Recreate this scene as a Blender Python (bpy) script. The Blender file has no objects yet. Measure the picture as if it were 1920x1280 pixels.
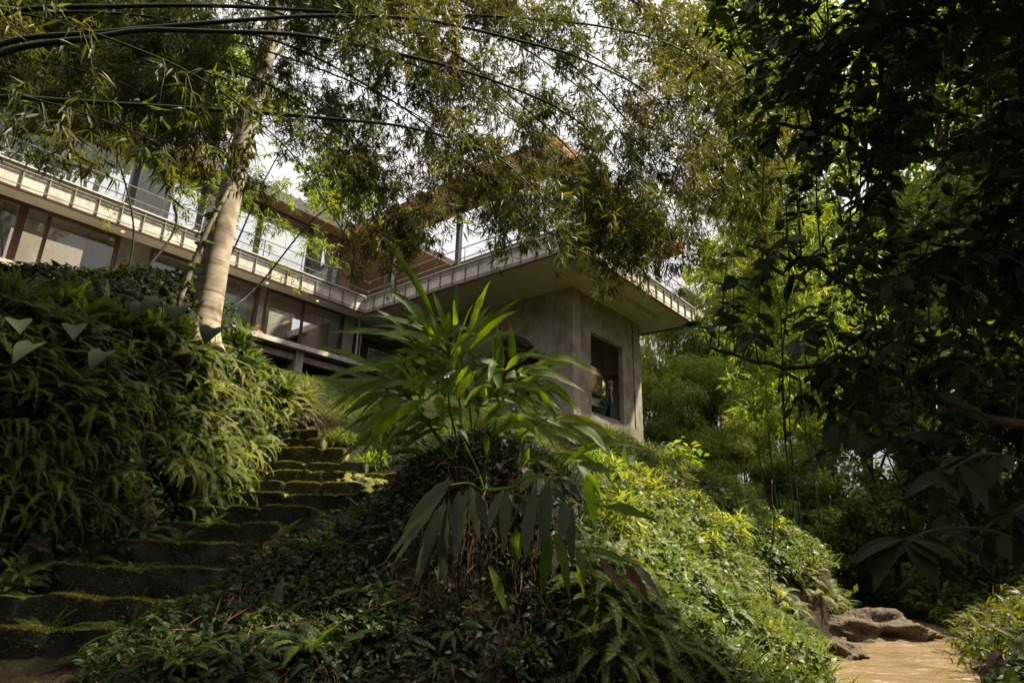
import bpy, math, random
import numpy as np
from mathutils import Vector, Matrix
random.seed(7); rng = np.random.default_rng(11)
sc = bpy.context.scene
C = sc.collection
D2R = math.radians

# ------------------------------------------------------------------ camera frame (lens and tilt solved from the building's lines)
FPX = 1200.0
CM = np.array([[0.99966983, 0.02569498, 0.0], [-0.00793241, 0.30861259, 0.95115475], [0.0244399, -0.9508407, 0.30871451]])
CAM = np.array([0.0, 0.0, 2.0])
def ray(px, py): return CM @ np.array([(px-960)/FPX, (py-640)/FPX, 1.0])
def at(px, py, D):
    r = ray(px, py); return CAM + r*(D/r[1])
def proj(P):
    c = (np.atleast_2d(P)-CAM) @ CM
    return 960+FPX*c[:, 0]/c[:, 2], 640+FPX*c[:, 1]/c[:, 2], c[:, 2]
cam_d = bpy.data.cameras.new('camera'); cam = bpy.data.objects.new('camera', cam_d); C.objects.link(cam)
cam_d.lens = 22.5; cam_d.sensor_width = 36; cam_d.clip_start = .05; cam_d.clip_end = 800
R3 = Matrix([[CM[0][0], -CM[0][1], -CM[0][2]], [CM[1][0], -CM[1][1], -CM[1][2]], [CM[2][0], -CM[2][1], -CM[2][2]]])
cam.matrix_world = Matrix.Translation(CAM.tolist()) @ R3.to_4x4()
sc.camera = cam

# ------------------------------------------------------------------ render and light
sc.view_settings.view_transform = 'Standard'; sc.view_settings.look = 'None'
sc.view_settings.exposure = 1.93; sc.view_settings.gamma = 1
sc.cycles.max_bounces = 7; sc.cycles.diffuse_bounces = 4; sc.cycles.glossy_bounces = 3
sc.cycles.transmission_bounces = 4; sc.cycles.transparent_max_bounces = 6
sc.cycles.caustics_reflective = False; sc.cycles.caustics_refractive = False
sc.cycles.sample_clamp_indirect = 4
SUN_EL, SUN_AZ = D2R(57), D2R(79)          # azimuth measured from +Y towards +X
w = bpy.data.worlds.new('World'); sc.world = w; w.use_nodes = True
nt = w.node_tree; bg = nt.nodes['Background']
sky = nt.nodes.new('ShaderNodeTexSky'); sky.sky_type = 'NISHITA'; sky.sun_disc = False
sky.sun_elevation = SUN_EL; sky.sun_rotation = SUN_AZ; sky.dust_density = 6; sky.air_density = 1.2; sky.ozone_density = .6
tc = nt.nodes.new('ShaderNodeTexCoord'); nz = nt.nodes.new('ShaderNodeTexNoise'); nz.inputs['Scale'].default_value = 2.2; nz.inputs['Detail'].default_value = 6
cr = nt.nodes.new('ShaderNodeValToRGB'); cr.color_ramp.elements[0].position = .30; cr.color_ramp.elements[1].position = .62
cr.color_ramp.elements[0].color = (.78, .78, .78, 1); cr.color_ramp.elements[1].color = (1, 1, 1, 1)
mx = nt.nodes.new('ShaderNodeMix'); mx.data_type = 'RGBA'; mx.inputs['B'].default_value = (4.3, 4.05, 4.0, 1)   # thin white cloud over the blue
nt.links.new(tc.outputs['Generated'], nz.inputs['Vector']); nt.links.new(nz.outputs['Fac'], cr.inputs['Fac'])
nt.links.new(cr.outputs['Color'], mx.inputs['Factor']); nt.links.new(sky.outputs['Color'], mx.inputs['A'])
sx_ = nt.nodes.new('ShaderNodeSeparateXYZ'); nt.links.new(tc.outputs['Generated'], sx_.inputs[0])   # a cloudy sky is brightest overhead
mz = nt.nodes.new('ShaderNodeMath'); mz.operation = 'MULTIPLY_ADD'; mz.use_clamp = False; nt.links.new(sx_.outputs['Z'], mz.inputs[0]); mz.inputs[1].default_value = 1.15; mz.inputs[2].default_value = .22
mk = nt.nodes.new('ShaderNodeMath'); mk.operation = 'MAXIMUM'; nt.links.new(mz.outputs[0], mk.inputs[0]); mk.inputs[1].default_value = .2
vm = nt.nodes.new('ShaderNodeVectorMath'); vm.operation = 'SCALE'; nt.links.new(mx.outputs['Result'], vm.inputs[0]); nt.links.new(mk.outputs[0], vm.inputs['Scale'])
nt.links.new(vm.outputs[0], bg.inputs['Color']); bg.inputs['Strength'].default_value = .09
sd = bpy.data.lights.new('sun', 'SUN'); sd.energy = 4.2; sd.angle = D2R(3); sd.color = (1, .87, .64)
so = bpy.data.objects.new('sun', sd); C.objects.link(so); so.location = (20, 8, 40)
sv = Vector((math.sin(SUN_AZ)*math.cos(SUN_EL), math.cos(SUN_AZ)*math.cos(SUN_EL), math.sin(SUN_EL)))
so.rotation_euler = sv.to_track_quat('Z', 'Y').to_euler()

# ------------------------------------------------------------------ objects and labels
def tag(o, label=None, cat=None, group=None, kind=None):
    if label: o['label'] = label
    if cat: o['category'] = cat
    if group: o['group'] = group
    if kind: o['kind'] = kind
    return o
def empty(name, loc=(0, 0, 0), rz=0.0):
    o = bpy.data.objects.new(name, None); C.objects.link(o); o.location = [float(a) for a in loc]; o.rotation_euler = (0, 0, rz)
    o.empty_display_size = .2
    return o
def copy_thing(o, parent=None):
    c = o.copy(); C.objects.link(c)
    if parent is not None: c.parent = parent
    for ch in list(o.children): copy_thing(ch, c)
    return c

class MB:                                   # collects polygons and links them as one mesh object
    def __init__(s): s.V = []; s.F = []; s.R = []; s.M = []; s.n = 0
    def add(s, V, F, rnd=None, mat=0):
        """V (n,3); F list of (m,k) index arrays"""
        V = np.asarray(V, float).reshape(-1, 3); s.V.append(V)
        for f in (F if isinstance(F, list) else [F]):
            f = np.asarray(f, int); s.F.append(f+s.n); s.M.append(np.full(len(f), mat))
            s.R.append(np.full(len(f), rng.random()) if rnd is None else np.broadcast_to(rnd, (len(f),)).astype(float))
        s.n += len(V)
    def mesh(s, name, mats, smooth=True):
        me = bpy.data.meshes.new(name); V = np.concatenate(s.V)
        me.vertices.add(len(V)); me.vertices.foreach_set('co', V.ravel().astype(np.float32))
        loops = np.concatenate([f.ravel() for f in s.F]); tot = np.concatenate([np.full(len(f), f.shape[1]) for f in s.F])
        st = np.concatenate([[0], np.cumsum(tot)[:-1]])
        me.loops.add(len(loops)); me.loops.foreach_set('vertex_index', loops.astype(np.int32))
        me.polygons.add(len(tot)); me.polygons.foreach_set('loop_start', st.astype(np.int32))
        me.polygons.foreach_set('use_smooth', np.full(len(tot), smooth))
        me.polygons.foreach_set('material_index', np.concatenate(s.M).astype(np.int32))
        a = me.attributes.new('rnd', 'FLOAT', 'FACE'); a.data.foreach_set('value', np.concatenate(s.R).astype(np.float32))
        for m in (mats if isinstance(mats, (list, tuple)) else [mats]): me.materials.append(m)
        me.update(calc_edges=True); me.validate()
        return me
    def build(s, name, mats, parent=None, smooth=True, loc=None):
        o = bpy.data.objects.new(name, s.mesh(name, mats, smooth)); C.objects.link(o)
        if parent is not None: o.parent = parent
        if loc is not None: o.location = [float(a) for a in loc]
        return o
    # primitives
    def box(s, lo, hi, mat=0, rnd=.5):
        x0, y0, z0 = lo; x1, y1, z1 = hi
        V = [(x0,y0,z0),(x1,y0,z0),(x1,y1,z0),(x0,y1,z0),(x0,y0,z1),(x1,y0,z1),(x1,y1,z1),(x0,y1,z1)]
        s.add(V, np.array([(0,3,2,1),(4,5,6,7),(0,1,5,4),(1,2,6,5),(2,3,7,6),(3,0,4,7)]), rnd, mat)
    def tube(s, P, r, k=6, rnd=None, mat=0, cap=True):
        P = np.asarray(P, float); n = len(P); r = np.broadcast_to(r, (n,))
        T = np.gradient(P, axis=0); T /= np.linalg.norm(T, axis=1)[:, None]+1e-9
        ref = np.array([0, 0, 1.]) if abs(T[:, 2]).mean() < .8 else np.array([1., 0, 0])
        A = np.cross(T, ref); A /= np.linalg.norm(A, axis=1)[:, None]+1e-9; B = np.cross(T, A)
        an = np.arange(k)*2*np.pi/k
        V = P[:, None]+r[:, None, None]*(np.cos(an)[None, :, None]*A[:, None]+np.sin(an)[None, :, None]*B[:, None])
        i, j = np.meshgrid(np.arange(n-1), np.arange(k), indexing='ij'); j2 = (j+1) % k
        F = np.stack([i*k+j, i*k+j2, (i+1)*k+j2, (i+1)*k+j], -1).reshape(-1, 4)
        FF = [F]
        if cap: FF += [np.arange(k)[None, ::-1], (np.arange(k)+(n-1)*k)[None]]
        s.add(V.reshape(-1, 3), FF, rnd, mat)
    def bar(s, a, b, r, k=4, mat=0): s.tube([a, b], r, k, .5, mat)
    def prism(s, poly, z0, z1, mat=0, rnd=.5):
        n = len(poly); V = [(x, y, z0) for x, y in poly]+[(x, y, z1) for x, y in poly]
        F = np.array([(i, (i+1) % n, n+(i+1) % n, n+i) for i in range(n)])
        s.add(V, [F, np.arange(n)[None, ::-1], np.arange(n, 2*n)[None]], rnd, mat)
    def scatter(s, T, P, Dr, N, sc_, rnd=None, mat=0):
        """copies of the template T=(V,F) at P, its +Y along Dr, its +Z near N"""
        V, F = T; n = len(P)
        if n == 0: return
        Dr = Dr/(np.linalg.norm(Dr, axis=1)[:, None]+1e-9)
        X = np.cross(Dr, N); X /= np.linalg.norm(X, axis=1)[:, None]+1e-9; Z = np.cross(X, Dr)
        sc_ = np.broadcast_to(np.asarray(sc_, float).reshape(-1, 1) if np.ndim(sc_) < 2 else sc_, (n, np.shape(sc_)[1] if np.ndim(sc_) == 2 else 1))
        if sc_.shape[1] == 1: sc_ = np.repeat(sc_, 2, 1)
        W = P[:, None]+(V[None, :, 0:1]*X[:, None]+V[None, :, 2:3]*Z[:, None])*sc_[:, 1][:, None, None]+V[None, :, 1:2]*Dr[:, None]*sc_[:, 0][:, None, None]
        k = len(V); FF = []; RR = rng.random(n) if rnd is None else np.broadcast_to(rnd, (n,))
        s.V.append(W.reshape(-1, 3))
        for f in F:
            G = (f[None]+(np.arange(n)*k)[:, None, None]).reshape(-1, f.shape[1])
            s.F.append(G+s.n); s.M.append(np.full(len(G), mat)); s.R.append(np.repeat(RR, len(f)))
        s.n += n*k

def blade(L, W, n=3, droop=0.0, fold=.25, peak=.4, wavy=0.0, tip=1.0):
    """leaf along +Y; two halves folded at the midrib"""
    t = np.linspace(0, 1, n+1)
    a = np.where(t < peak, np.sin(t/peak*np.pi/2)**.8, np.maximum(np.cos((t-peak)/(1-peak)*np.pi/2), 0)**tip)*W/2
    a[0] = W*.03; a[-1] = W*.01
    ang = droop*t; dy = np.cos(ang)*L/n; dz = -np.sin(ang)*L/n
    y = np.concatenate([[0], np.cumsum(dy[:-1])]); z = np.concatenate([[0], np.cumsum(dz[:-1])])
    wv = wavy*np.sin(np.arange(n+1)*2.2)*W
    V = np.concatenate([np.stack([-a, y, z+fold*a+wv], 1), np.stack([0*a, y, z], 1), np.stack([a, y, z+fold*a-wv], 1)])
    m = n+1; i = np.arange(n)
    F = np.concatenate([np.stack([i, m+i, m+i+1, i+1], 1), np.stack([m+i, 2*m+i, 2*m+i+1, m+i+1], 1)])
    return V, [F]
def diamond(L, W, fold=.3, peak=.35):
    V = np.array([(0, 0, 0), (-W/2, L*peak, fold*W/2), (W/2, L*peak, fold*W/2), (0, L, -.06*L)]); return V, [np.array([(0, 3, 1), (0, 2, 3)])]
def heart(L, W, droop=.5):
    n = 6; t = np.linspace(0, 1, n+1)
    a = np.array([.36, .5, .5, .44, .32, .17, .005])*W; y0 = np.array([-.22, -.05, .15, .36, .58, .8, 1.])*L
    yc = np.maximum(y0, 0); z = -droop*np.maximum(y0, -.1*L)**2/L
    V = np.concatenate([np.stack([-a, y0, z+.18*a], 1), np.stack([0*a, yc, -droop*yc**2/L], 1), np.stack([a, y0, z+.18*a], 1)])
    m = n+1; i = np.arange(n)
    F = np.concatenate([np.stack([i, m+i, m+i+1, i+1], 1), np.stack([m+i, 2*m+i, 2*m+i+1, m+i+1], 1)])
    return V, [F]
def unit(v): v = np.asarray(v, float); return v/(np.linalg.norm(v, axis=-1, keepdims=True)+1e-9)
def rvec(n, zs=1.0): v = rng.normal(size=(n, 3)); v[:, 2] *= zs; return unit(v)
def spline(P, n):                            # Catmull-Rom through P
    P = np.asarray(P, float); P = np.concatenate([[2*P[0]-P[1]], P, [2*P[-1]-P[-2]]]); m = len(P)-3
    t = np.linspace(0, m-1e-6, n); i = t.astype(int); f = (t-i)[:, None]
    a, b, c, d = P[i], P[i+1], P[i+2], P[i+3]
    return .5*((2*b)+(-a+c)*f+(2*a-5*b+4*c-d)*f**2+(-a+3*b-3*c+d)*f**3)

# ------------------------------------------------------------------ materials
def mat(name):
    m = bpy.data.materials.new(name); m.use_nodes = True; n = m.node_tree; return m, n, n.nodes['Principled BSDF']
def N(n, t, **k):
    o = n.nodes.new(t)
    for a, b in k.items():
        if a in o.inputs: o.inputs[a].default_value = b
        else: setattr(o, a, b)
    return o
def ramp(n, fac, cols):
    r = n.nodes.new('ShaderNodeValToRGB'); e = r.color_ramp.elements
    while len(e) < len(cols): e.new(.5)
    for i, (p, c) in enumerate(cols): e[i].position = p; e[i].color = (*c, 1)
    n.links.new(fac, r.inputs['Fac']); return r.outputs['Color']
def leaf_mat(name, cols, trans, tf=.35, rough=.5, spec=.3, vein=0.0):
    m, n, b = mat(name); L = n.links
    at_ = N(n, 'ShaderNodeAttribute', attribute_name='rnd'); oi = N(n, 'ShaderNodeObjectInfo')
    g = N(n, 'ShaderNodeNewGeometry'); nz = N(n, 'ShaderNodeTexNoise', Scale=1.3, Detail=3.0); L.new(g.outputs['Position'], nz.inputs['Vector'])
    nf = N(n, 'ShaderNodeTexNoise', Scale=45.0, Detail=2.0); L.new(g.outputs['Position'], nf.inputs['Vector'])
    def ma(op, a, b_):
        o = N(n, 'ShaderNodeMath', operation=op)
        for i, x in enumerate((a, b_)):
            if isinstance(x, (int, float)): o.inputs[i].default_value = x
            else: L.new(x, o.inputs[i])
        return o.outputs[0]
    f = ma('ADD', ma('MULTIPLY', at_.outputs['Fac'], .55), ma('MULTIPLY', oi.outputs['Random'], .2))
    f = ma('ADD', f, ma('MULTIPLY', ma('SUBTRACT', nz.outputs['Fac'], .4), .9))
    f = ma('ADD', f, ma('MULTIPLY', ma('SUBTRACT', nf.outputs['Fac'], .5), .25))
    col = ramp(n, f, cols); L.new(col, b.inputs['Base Color'])
    b.inputs['Roughness'].default_value = rough; b.inputs['Specular IOR Level'].default_value = spec
    tr = N(n, 'ShaderNodeBsdfTranslucent'); tcol = ramp(n, f, [(p, (c[0]*trans[0], c[1]*trans[1], c[2]*trans[2])) for p, c in cols]); L.new(tcol, tr.inputs['Color'])
    mxs = N(n, 'ShaderNodeMixShader', Fac=tf); L.new(b.outputs[0], mxs.inputs[1]); L.new(tr.outputs[0], mxs.inputs[2])
    L.new(mxs.outputs[0], n.nodes['Material Output'].inputs['Surface'])
    return m
def noise_mat(name, cols, scale=3, detail=8, rough=.8, bump=.3, bscale=None, spec=.3, stretch=None, coord='Object', metallic=0):
    m, n, b = mat(name); L = n.links; tcn = N(n, 'ShaderNodeTexCoord'); mp = N(n, 'ShaderNodeMapping')
    if stretch: mp.inputs['Scale'].default_value = stretch
    if coord == 'World':
        g = N(n, 'ShaderNodeNewGeometry'); L.new(g.outputs['Position'], mp.inputs['Vector'])
    else: L.new(tcn.outputs[coord], mp.inputs['Vector'])
    nz = N(n, 'ShaderNodeTexNoise', Scale=float(scale), Detail=float(detail), Roughness=.62); L.new(mp.outputs[0], nz.inputs['Vector'])
    L.new(ramp(n, nz.outputs['Fac'], cols), b.inputs['Base Color'])
    b.inputs['Roughness'].default_value = rough; b.inputs['Specular IOR Level'].default_value = spec; b.inputs['Metallic'].default_value = metallic
    if bump:
        nb = N(n, 'ShaderNodeTexNoise', Scale=float(bscale or scale*6), Detail=6.0); L.new(mp.outputs[0], nb.inputs['Vector'])
        bp = N(n, 'ShaderNodeBump', Strength=bump, Distance=.02); L.new(nb.outputs['Fac'], bp.inputs['Height']); L.new(bp.outputs[0], b.inputs['Normal'])
    return m
def plain(name, col, rough=.5, metallic=0, spec=.4, emit=None):
    m = noise_mat(name, [(.3, tuple(c*.8 for c in col)), (.7, tuple(min(1, c*1.15) for c in col))], 6, 5, rough, .08, spec=spec, metallic=metallic)
    if emit:
        b = m.node_tree.nodes['Principled BSDF']; b.inputs['Emission Color'].default_value = (*emit[0], 1); b.inputs['Emission Strength'].default_value = emit[1]
    return m
YG = (2.6, 2.3, .9)
M = {}
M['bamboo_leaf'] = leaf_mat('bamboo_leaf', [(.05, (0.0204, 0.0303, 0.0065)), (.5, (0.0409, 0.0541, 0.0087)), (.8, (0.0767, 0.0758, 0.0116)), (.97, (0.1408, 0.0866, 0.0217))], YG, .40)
M['bamboo_sunny'] = leaf_mat('bamboo_sunny', [(.05, (0.0512, 0.0967, 0.0132)), (.5, (0.1245, 0.1792, 0.0210)), (.95, (0.2489, 0.2339, 0.0329))], YG, .42)  # brighter bamboo leaf, its sunlit look put into the colour
M['fern'] = leaf_mat('fern_leaf', [(.05, (0.0315, 0.0626, 0.0086)), (.5, (0.0722, 0.1193, 0.0111)), (.9, (0.1571, 0.1863, 0.0155)), (1, (0.2199, 0.1341, 0.0257))], (2.2, 2.0, .7), .38)
M['fern_sunlit'] = leaf_mat('fern_sunlit', [(.05, (0.0534, 0.0859, 0.0169)), (.5, (0.1173, 0.1515, 0.0210)), (.95, (0.2026, 0.1919, 0.0281))], (2.2, 2.0, .7), .45)  # brighter copy of the fern leaf with sunlight mixed into its colour
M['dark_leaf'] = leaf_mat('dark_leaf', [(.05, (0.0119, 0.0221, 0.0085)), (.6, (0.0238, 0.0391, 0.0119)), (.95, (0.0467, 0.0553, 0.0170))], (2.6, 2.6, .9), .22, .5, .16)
M['creeper'] = leaf_mat('creeper_leaf', [(.05, (0.0274, 0.0532, 0.0168)), (.5, (0.0614, 0.0973, 0.0253)), (.85, (0.1162, 0.1431, 0.0353)), (.98, (0.2006, 0.1535, 0.0703))], (2.0, 1.8, .8), .36, .5)
M['ginger'] = leaf_mat('ginger_leaf', [(.05, (0.0321, 0.0634, 0.0087)), (.55, (0.0672, 0.1131, 0.0108)), (.86, (0.1095, 0.1517, 0.0130)), (.97, (0.1197, 0.0862, 0.0255))], (4.4, 3.9, .8), .55, .45, .25)
M['taro'] = leaf_mat('taro_leaf', [(.05, (0.0184, 0.0347, 0.0123)), (.55, (0.0289, 0.0504, 0.0171)), (.95, (0.0420, 0.0630, 0.0221))], (1.6, 1.6, .7), .25, .5)
M['ginger_grey'] = leaf_mat('ginger_grey_leaf', [(.05, (.055, .068, .045)), (.55, (.085, .10, .065)), (.95, (.12, .125, .085))], (1.2, 1.2, .6), .18, .6, .2)
M['dry_leaf'] = leaf_mat('dry_leaf', [(.05, (.09, .05, .025)), (.6, (.17, .10, .05)), (.95, (.28, .20, .11))], (1.1, .9, .6), .2, .6)
M['tree_leaf'] = leaf_mat('tree_leaf', [(.05, (0.0370, 0.0713, 0.0115)), (.5, (0.0844, 0.1323, 0.0161)), (.95, (0.1854, 0.2120, 0.0231))], YG, .42)
M['lime_leaf'] = leaf_mat('lime_leaf', [(.05, (0.0939, 0.1750, 0.0109)), (.5, (0.1565, 0.2480, 0.0145)), (.95, (0.2347, 0.2771, 0.0181))], (2.0, 1.9, .6), .45)
M['grass'] = leaf_mat('grass_blade', [(.05, (0.0599, 0.0992, 0.0194)), (.5, (0.1111, 0.1515, 0.0259)), (.95, (0.1710, 0.1881, 0.0486))], (1.5, 1.4, .6), .35, .6)
def moss_mat():
    m, n, b = mat('mossy_stone'); L = n.links; g = N(n, 'ShaderNodeNewGeometry')
    a = N(n, 'ShaderNodeTexNoise', Scale=3.0, Detail=9.0, Roughness=.65); c = N(n, 'ShaderNodeTexNoise', Scale=9.0, Detail=8.0, Roughness=.65)
    for q in (a, c): L.new(g.outputs['Position'], q.inputs['Vector'])
    stone = ramp(n, a.outputs['Fac'], [(.3, (.014, .013, .011)), (.52, (.038, .036, .030)), (.68, (.07, .068, .058)), (.8, (.05, .058, .028))]); mo = ramp(n, c.outputs['Fac'], [(.3, (.06, .066, .017)), (.6, (.15, .16, .036)), (.8, (.26, .25, .07))])
    sx = N(n, 'ShaderNodeSeparateXYZ'); L.new(g.outputs['Normal'], sx.inputs[0])
    ad = N(n, 'ShaderNodeMath', operation='MULTIPLY_ADD'); L.new(a.outputs['Fac'], ad.inputs[0]); ad.inputs[1].default_value = .9; L.new(sx.outputs['Z'], ad.inputs[2])
    mr = N(n, 'ShaderNodeMapRange'); mr.inputs['From Min'].default_value = .85; mr.inputs['From Max'].default_value = 1.25; L.new(ad.outputs[0], mr.inputs['Value'])
    mx_ = N(n, 'ShaderNodeMix', data_type='RGBA'); L.new(mr.outputs[0], mx_.inputs['Factor']); L.new(stone, mx_.inputs['A']); L.new(mo, mx_.inputs['B']); L.new(mx_.outputs['Result'], b.inputs['Base Color'])
    bp = N(n, 'ShaderNodeBump', Strength=1.0, Distance=.05); L.new(c.outputs['Fac'], bp.inputs['Height']); L.new(bp.outputs[0], b.inputs['Normal']); b.inputs['Roughness'].default_value = .95; b.inputs['Specular IOR Level'].default_value = .12
    return m
M['moss'] = moss_mat()
M['bark'] = noise_mat('dark_bark', [(.3, (.03, .024, .016)), (.55, (.07, .055, .036)), (.8, (.13, .11, .075))], 5, 8, .9, .7, 30, stretch=(1, 1, .25))
M['twig'] = noise_mat('twig_bark', [(.3, (.025, .022, .012)), (.7, (.07, .06, .03))], 8, 4, .8, .2)
M['culm'] = noise_mat('bamboo_culm', [(.3, (.010, .015, .008)), (.6, (.020, .028, .012)), (.85, (.05, .046, .024))], 2, 6, .62, .1, coord='World')
M['concrete'] = None
def concrete(name, a, b_, c, streak=.5):
    m, n, b = mat(name); L = n.links
    g = N(n, 'ShaderNodeNewGeometry'); mp = N(n, 'ShaderNodeMapping'); mp.inputs['Scale'].default_value = (1, 1, .5); L.new(g.outputs['Position'], mp.inputs['Vector'])
    n1 = N(n, 'ShaderNodeTexNoise', Scale=1.3, Detail=9.0, Roughness=.65); L.new(g.outputs['Position'], n1.inputs['Vector'])
    n2 = N(n, 'ShaderNodeTexNoise', Scale=4.0, Detail=6.0, Roughness=.6); L.new(mp.outputs[0], n2.inputs['Vector'])
    c1 = ramp(n, n1.outputs['Fac'], [(.3, a), (.5, b_), (.72, c)])
    s = ramp(n, n2.outputs['Fac'], [(.38, (streak,)*3), (.56, (1, 1, 1))])
    mx_ = N(n, 'ShaderNodeMix', data_type='RGBA', blend_type='MULTIPLY'); mx_.inputs['Factor'].default_value = .8
    L.new(c1, mx_.inputs['A']); L.new(s, mx_.inputs['B']); L.new(mx_.outputs['Result'], b.inputs['Base Color'])
    v = N(n, 'ShaderNodeTexVoronoi', Scale=16.0); L.new(g.outputs['Position'], v.inputs['Vector'])
    n3 = N(n, 'ShaderNodeTexNoise', Scale=30.0, Detail=6.0); L.new(g.outputs['Position'], n3.inputs['Vector'])
    bp = N(n, 'ShaderNodeBump', Strength=.5, Distance=.02); L.new(n3.outputs['Fac'], bp.inputs['Height']); L.new(bp.outputs[0], b.inputs['Normal'])
    b.inputs['Roughness'].default_value = .88; b.inputs['Specular IOR Level'].default_value = .25
    return m
M['concrete'] = concrete('board_concrete', (.20, .175, .145), (.33, .295, .25), (.46, .42, .365), .68)
M['pilaster'] = concrete('pale_concrete', (.24, .22, .19), (.37, .34, .295), (.46, .425, .375), .75)
M['panel_stone'] = concrete('stone_panel', (.17, .145, .125), (.27, .24, .21), (.36, .33, .295), .78)
M['fascia'] = concrete('fascia_concrete', (.36, .33, .285), (.56, .525, .47), (.68, .645, .59), .68)
M['soffit'] = noise_mat('soffit_plaster', [(.3, (.46, .45, .38)), (.7, (.58, .565, .49))], 1.5, 6, .8, .1)
M['ruin'] = concrete('weathered_concrete', (.07, .06, .05), (.22, .20, .175), (.42, .39, .35), .45)
M['steel'] = plain('dark_steel', (.02, .02, .022), .45)
M['frame_brown'] = plain('brown_frame', (.075, .030, .022), .4)
M['rail'] = plain('grey_metal', (.10, .095, .085), .5, .4)
M['ribs'] = plain('rib_metal', (.20, .185, .16), .6, .2)
M['cap'] = plain('pale_metal', (.42, .42, .40), .45, .3)
M['timber'] = noise_mat('copper_timber', [(.3, (.075, .040, .021)), (.55, (.125, .068, .035)), (.8, (.18, .105, .055))], 3, 6, .5, .15, stretch=(.3, 4, 4))
M['copper'] = noise_mat('copper_edge', [(.3, (.28, .085, .045)), (.7, (.44, .16, .085))], 3, 6, .5, .1)
M['curtain'] = noise_mat('curtain_cloth', [(.3, (.80, .78, .72)), (.7, (.90, .88, .83))], 3, 3, .9, .05)
M['interior'] = noise_mat('interior_plaster', [(.3, (.20, .18, .155)), (.7, (.28, .255, .22))], 1, 4, .8, .05)
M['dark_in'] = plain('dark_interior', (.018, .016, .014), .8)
M['wood'] = noise_mat('brown_wood', [(.3, (.08, .045, .025)), (.7, (.17, .095, .05))], 3, 6, .5, .2, stretch=(.4, 5, 5))
M['terracotta'] = plain('terracotta', (.36, .13, .06), .7)
def glass_mat():
    m, n, b = mat('window_glass'); L = n.links
    tr = N(n, 'ShaderNodeBsdfTransparent'); tr.inputs['Color'].default_value = (.9, .93, .9, 1)
    gl = N(n, 'ShaderNodeBsdfGlossy', Roughness=.02); lw = N(n, 'ShaderNodeFresnel', IOR=2.1)
    mx_ = N(n, 'ShaderNodeMixShader'); L.new(lw.outputs[0], mx_.inputs[0]); L.new(tr.outputs[0], mx_.inputs[1]); L.new(gl.outputs[0], mx_.inputs[2])
    L.new(mx_.outputs[0], n.nodes['Material Output'].inputs['Surface']); return m
M['glass'] = glass_mat()
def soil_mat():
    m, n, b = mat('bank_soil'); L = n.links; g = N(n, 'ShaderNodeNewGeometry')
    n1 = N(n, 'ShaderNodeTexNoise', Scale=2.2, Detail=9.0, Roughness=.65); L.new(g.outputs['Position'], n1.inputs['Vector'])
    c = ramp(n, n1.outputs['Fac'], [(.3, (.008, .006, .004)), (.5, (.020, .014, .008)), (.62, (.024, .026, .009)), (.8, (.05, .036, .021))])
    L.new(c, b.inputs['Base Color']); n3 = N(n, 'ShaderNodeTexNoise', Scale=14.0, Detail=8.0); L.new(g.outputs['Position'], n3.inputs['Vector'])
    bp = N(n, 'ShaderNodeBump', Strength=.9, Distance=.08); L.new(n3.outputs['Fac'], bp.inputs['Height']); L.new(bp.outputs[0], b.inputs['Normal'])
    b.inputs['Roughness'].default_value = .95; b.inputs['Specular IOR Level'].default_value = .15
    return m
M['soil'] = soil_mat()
def water_mat():
    m, n, b = mat('muddy_water'); L = n.links; g = N(n, 'ShaderNodeNewGeometry'); mp = N(n, 'ShaderNodeMapping'); mp.inputs['Scale'].default_value = (.55, 1.5, 1); mp.inputs['Rotation'].default_value = (0, 0, .5)
    L.new(g.outputs['Position'], mp.inputs['Vector'])
    n1 = N(n, 'ShaderNodeTexNoise', Scale=1.2, Detail=6.0); L.new(mp.outputs[0], n1.inputs['Vector'])
    c = ramp(n, n1.outputs['Fac'], [(.3, (.15, .105, .06)), (.7, (.24, .175, .105))])
    n5 = N(n, 'ShaderNodeTexNoise', Scale=2.6, Detail=9.0, Roughness=.7); L.new(mp.outputs[0], n5.inputs['Vector'])
    glint = ramp(n, n5.outputs['Fac'], [(.55, (0, 0, 0)), (.70, (.8, .8, .8))]); mx_ = N(n, 'ShaderNodeMix', data_type='RGBA'); L.new(glint, mx_.inputs['Factor']); L.new(c, mx_.inputs['A']); mx_.inputs['B'].default_value = (.55, .50, .42, 1); L.new(mx_.outputs['Result'], b.inputs['Base Color'])  # pale ripple streaks in the colour, standing in for white glints
    n2 = N(n, 'ShaderNodeTexNoise', Scale=4.2, Detail=3.0, Roughness=.5); L.new(mp.outputs[0], n2.inputs['Vector'])
    n4 = N(n, 'ShaderNodeTexNoise', Scale=8.0, Detail=2.0); L.new(mp.outputs[0], n4.inputs['Vector'])
    bp = N(n, 'ShaderNodeBump', Strength=.7, Distance=.07); L.new(n2.outputs['Fac'], bp.inputs['Height'])
    b2 = N(n, 'ShaderNodeBump', Strength=.5, Distance=.03); L.new(n4.outputs['Fac'], b2.inputs['Height']); L.new(bp.outputs[0], b2.inputs['Normal']); L.new(b2.outputs[0], b.inputs['Normal'])
    b.inputs['Roughness'].default_value = .14; b.inputs['Specular IOR Level'].default_value = .7
    return m
M['water'] = water_mat()

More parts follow.
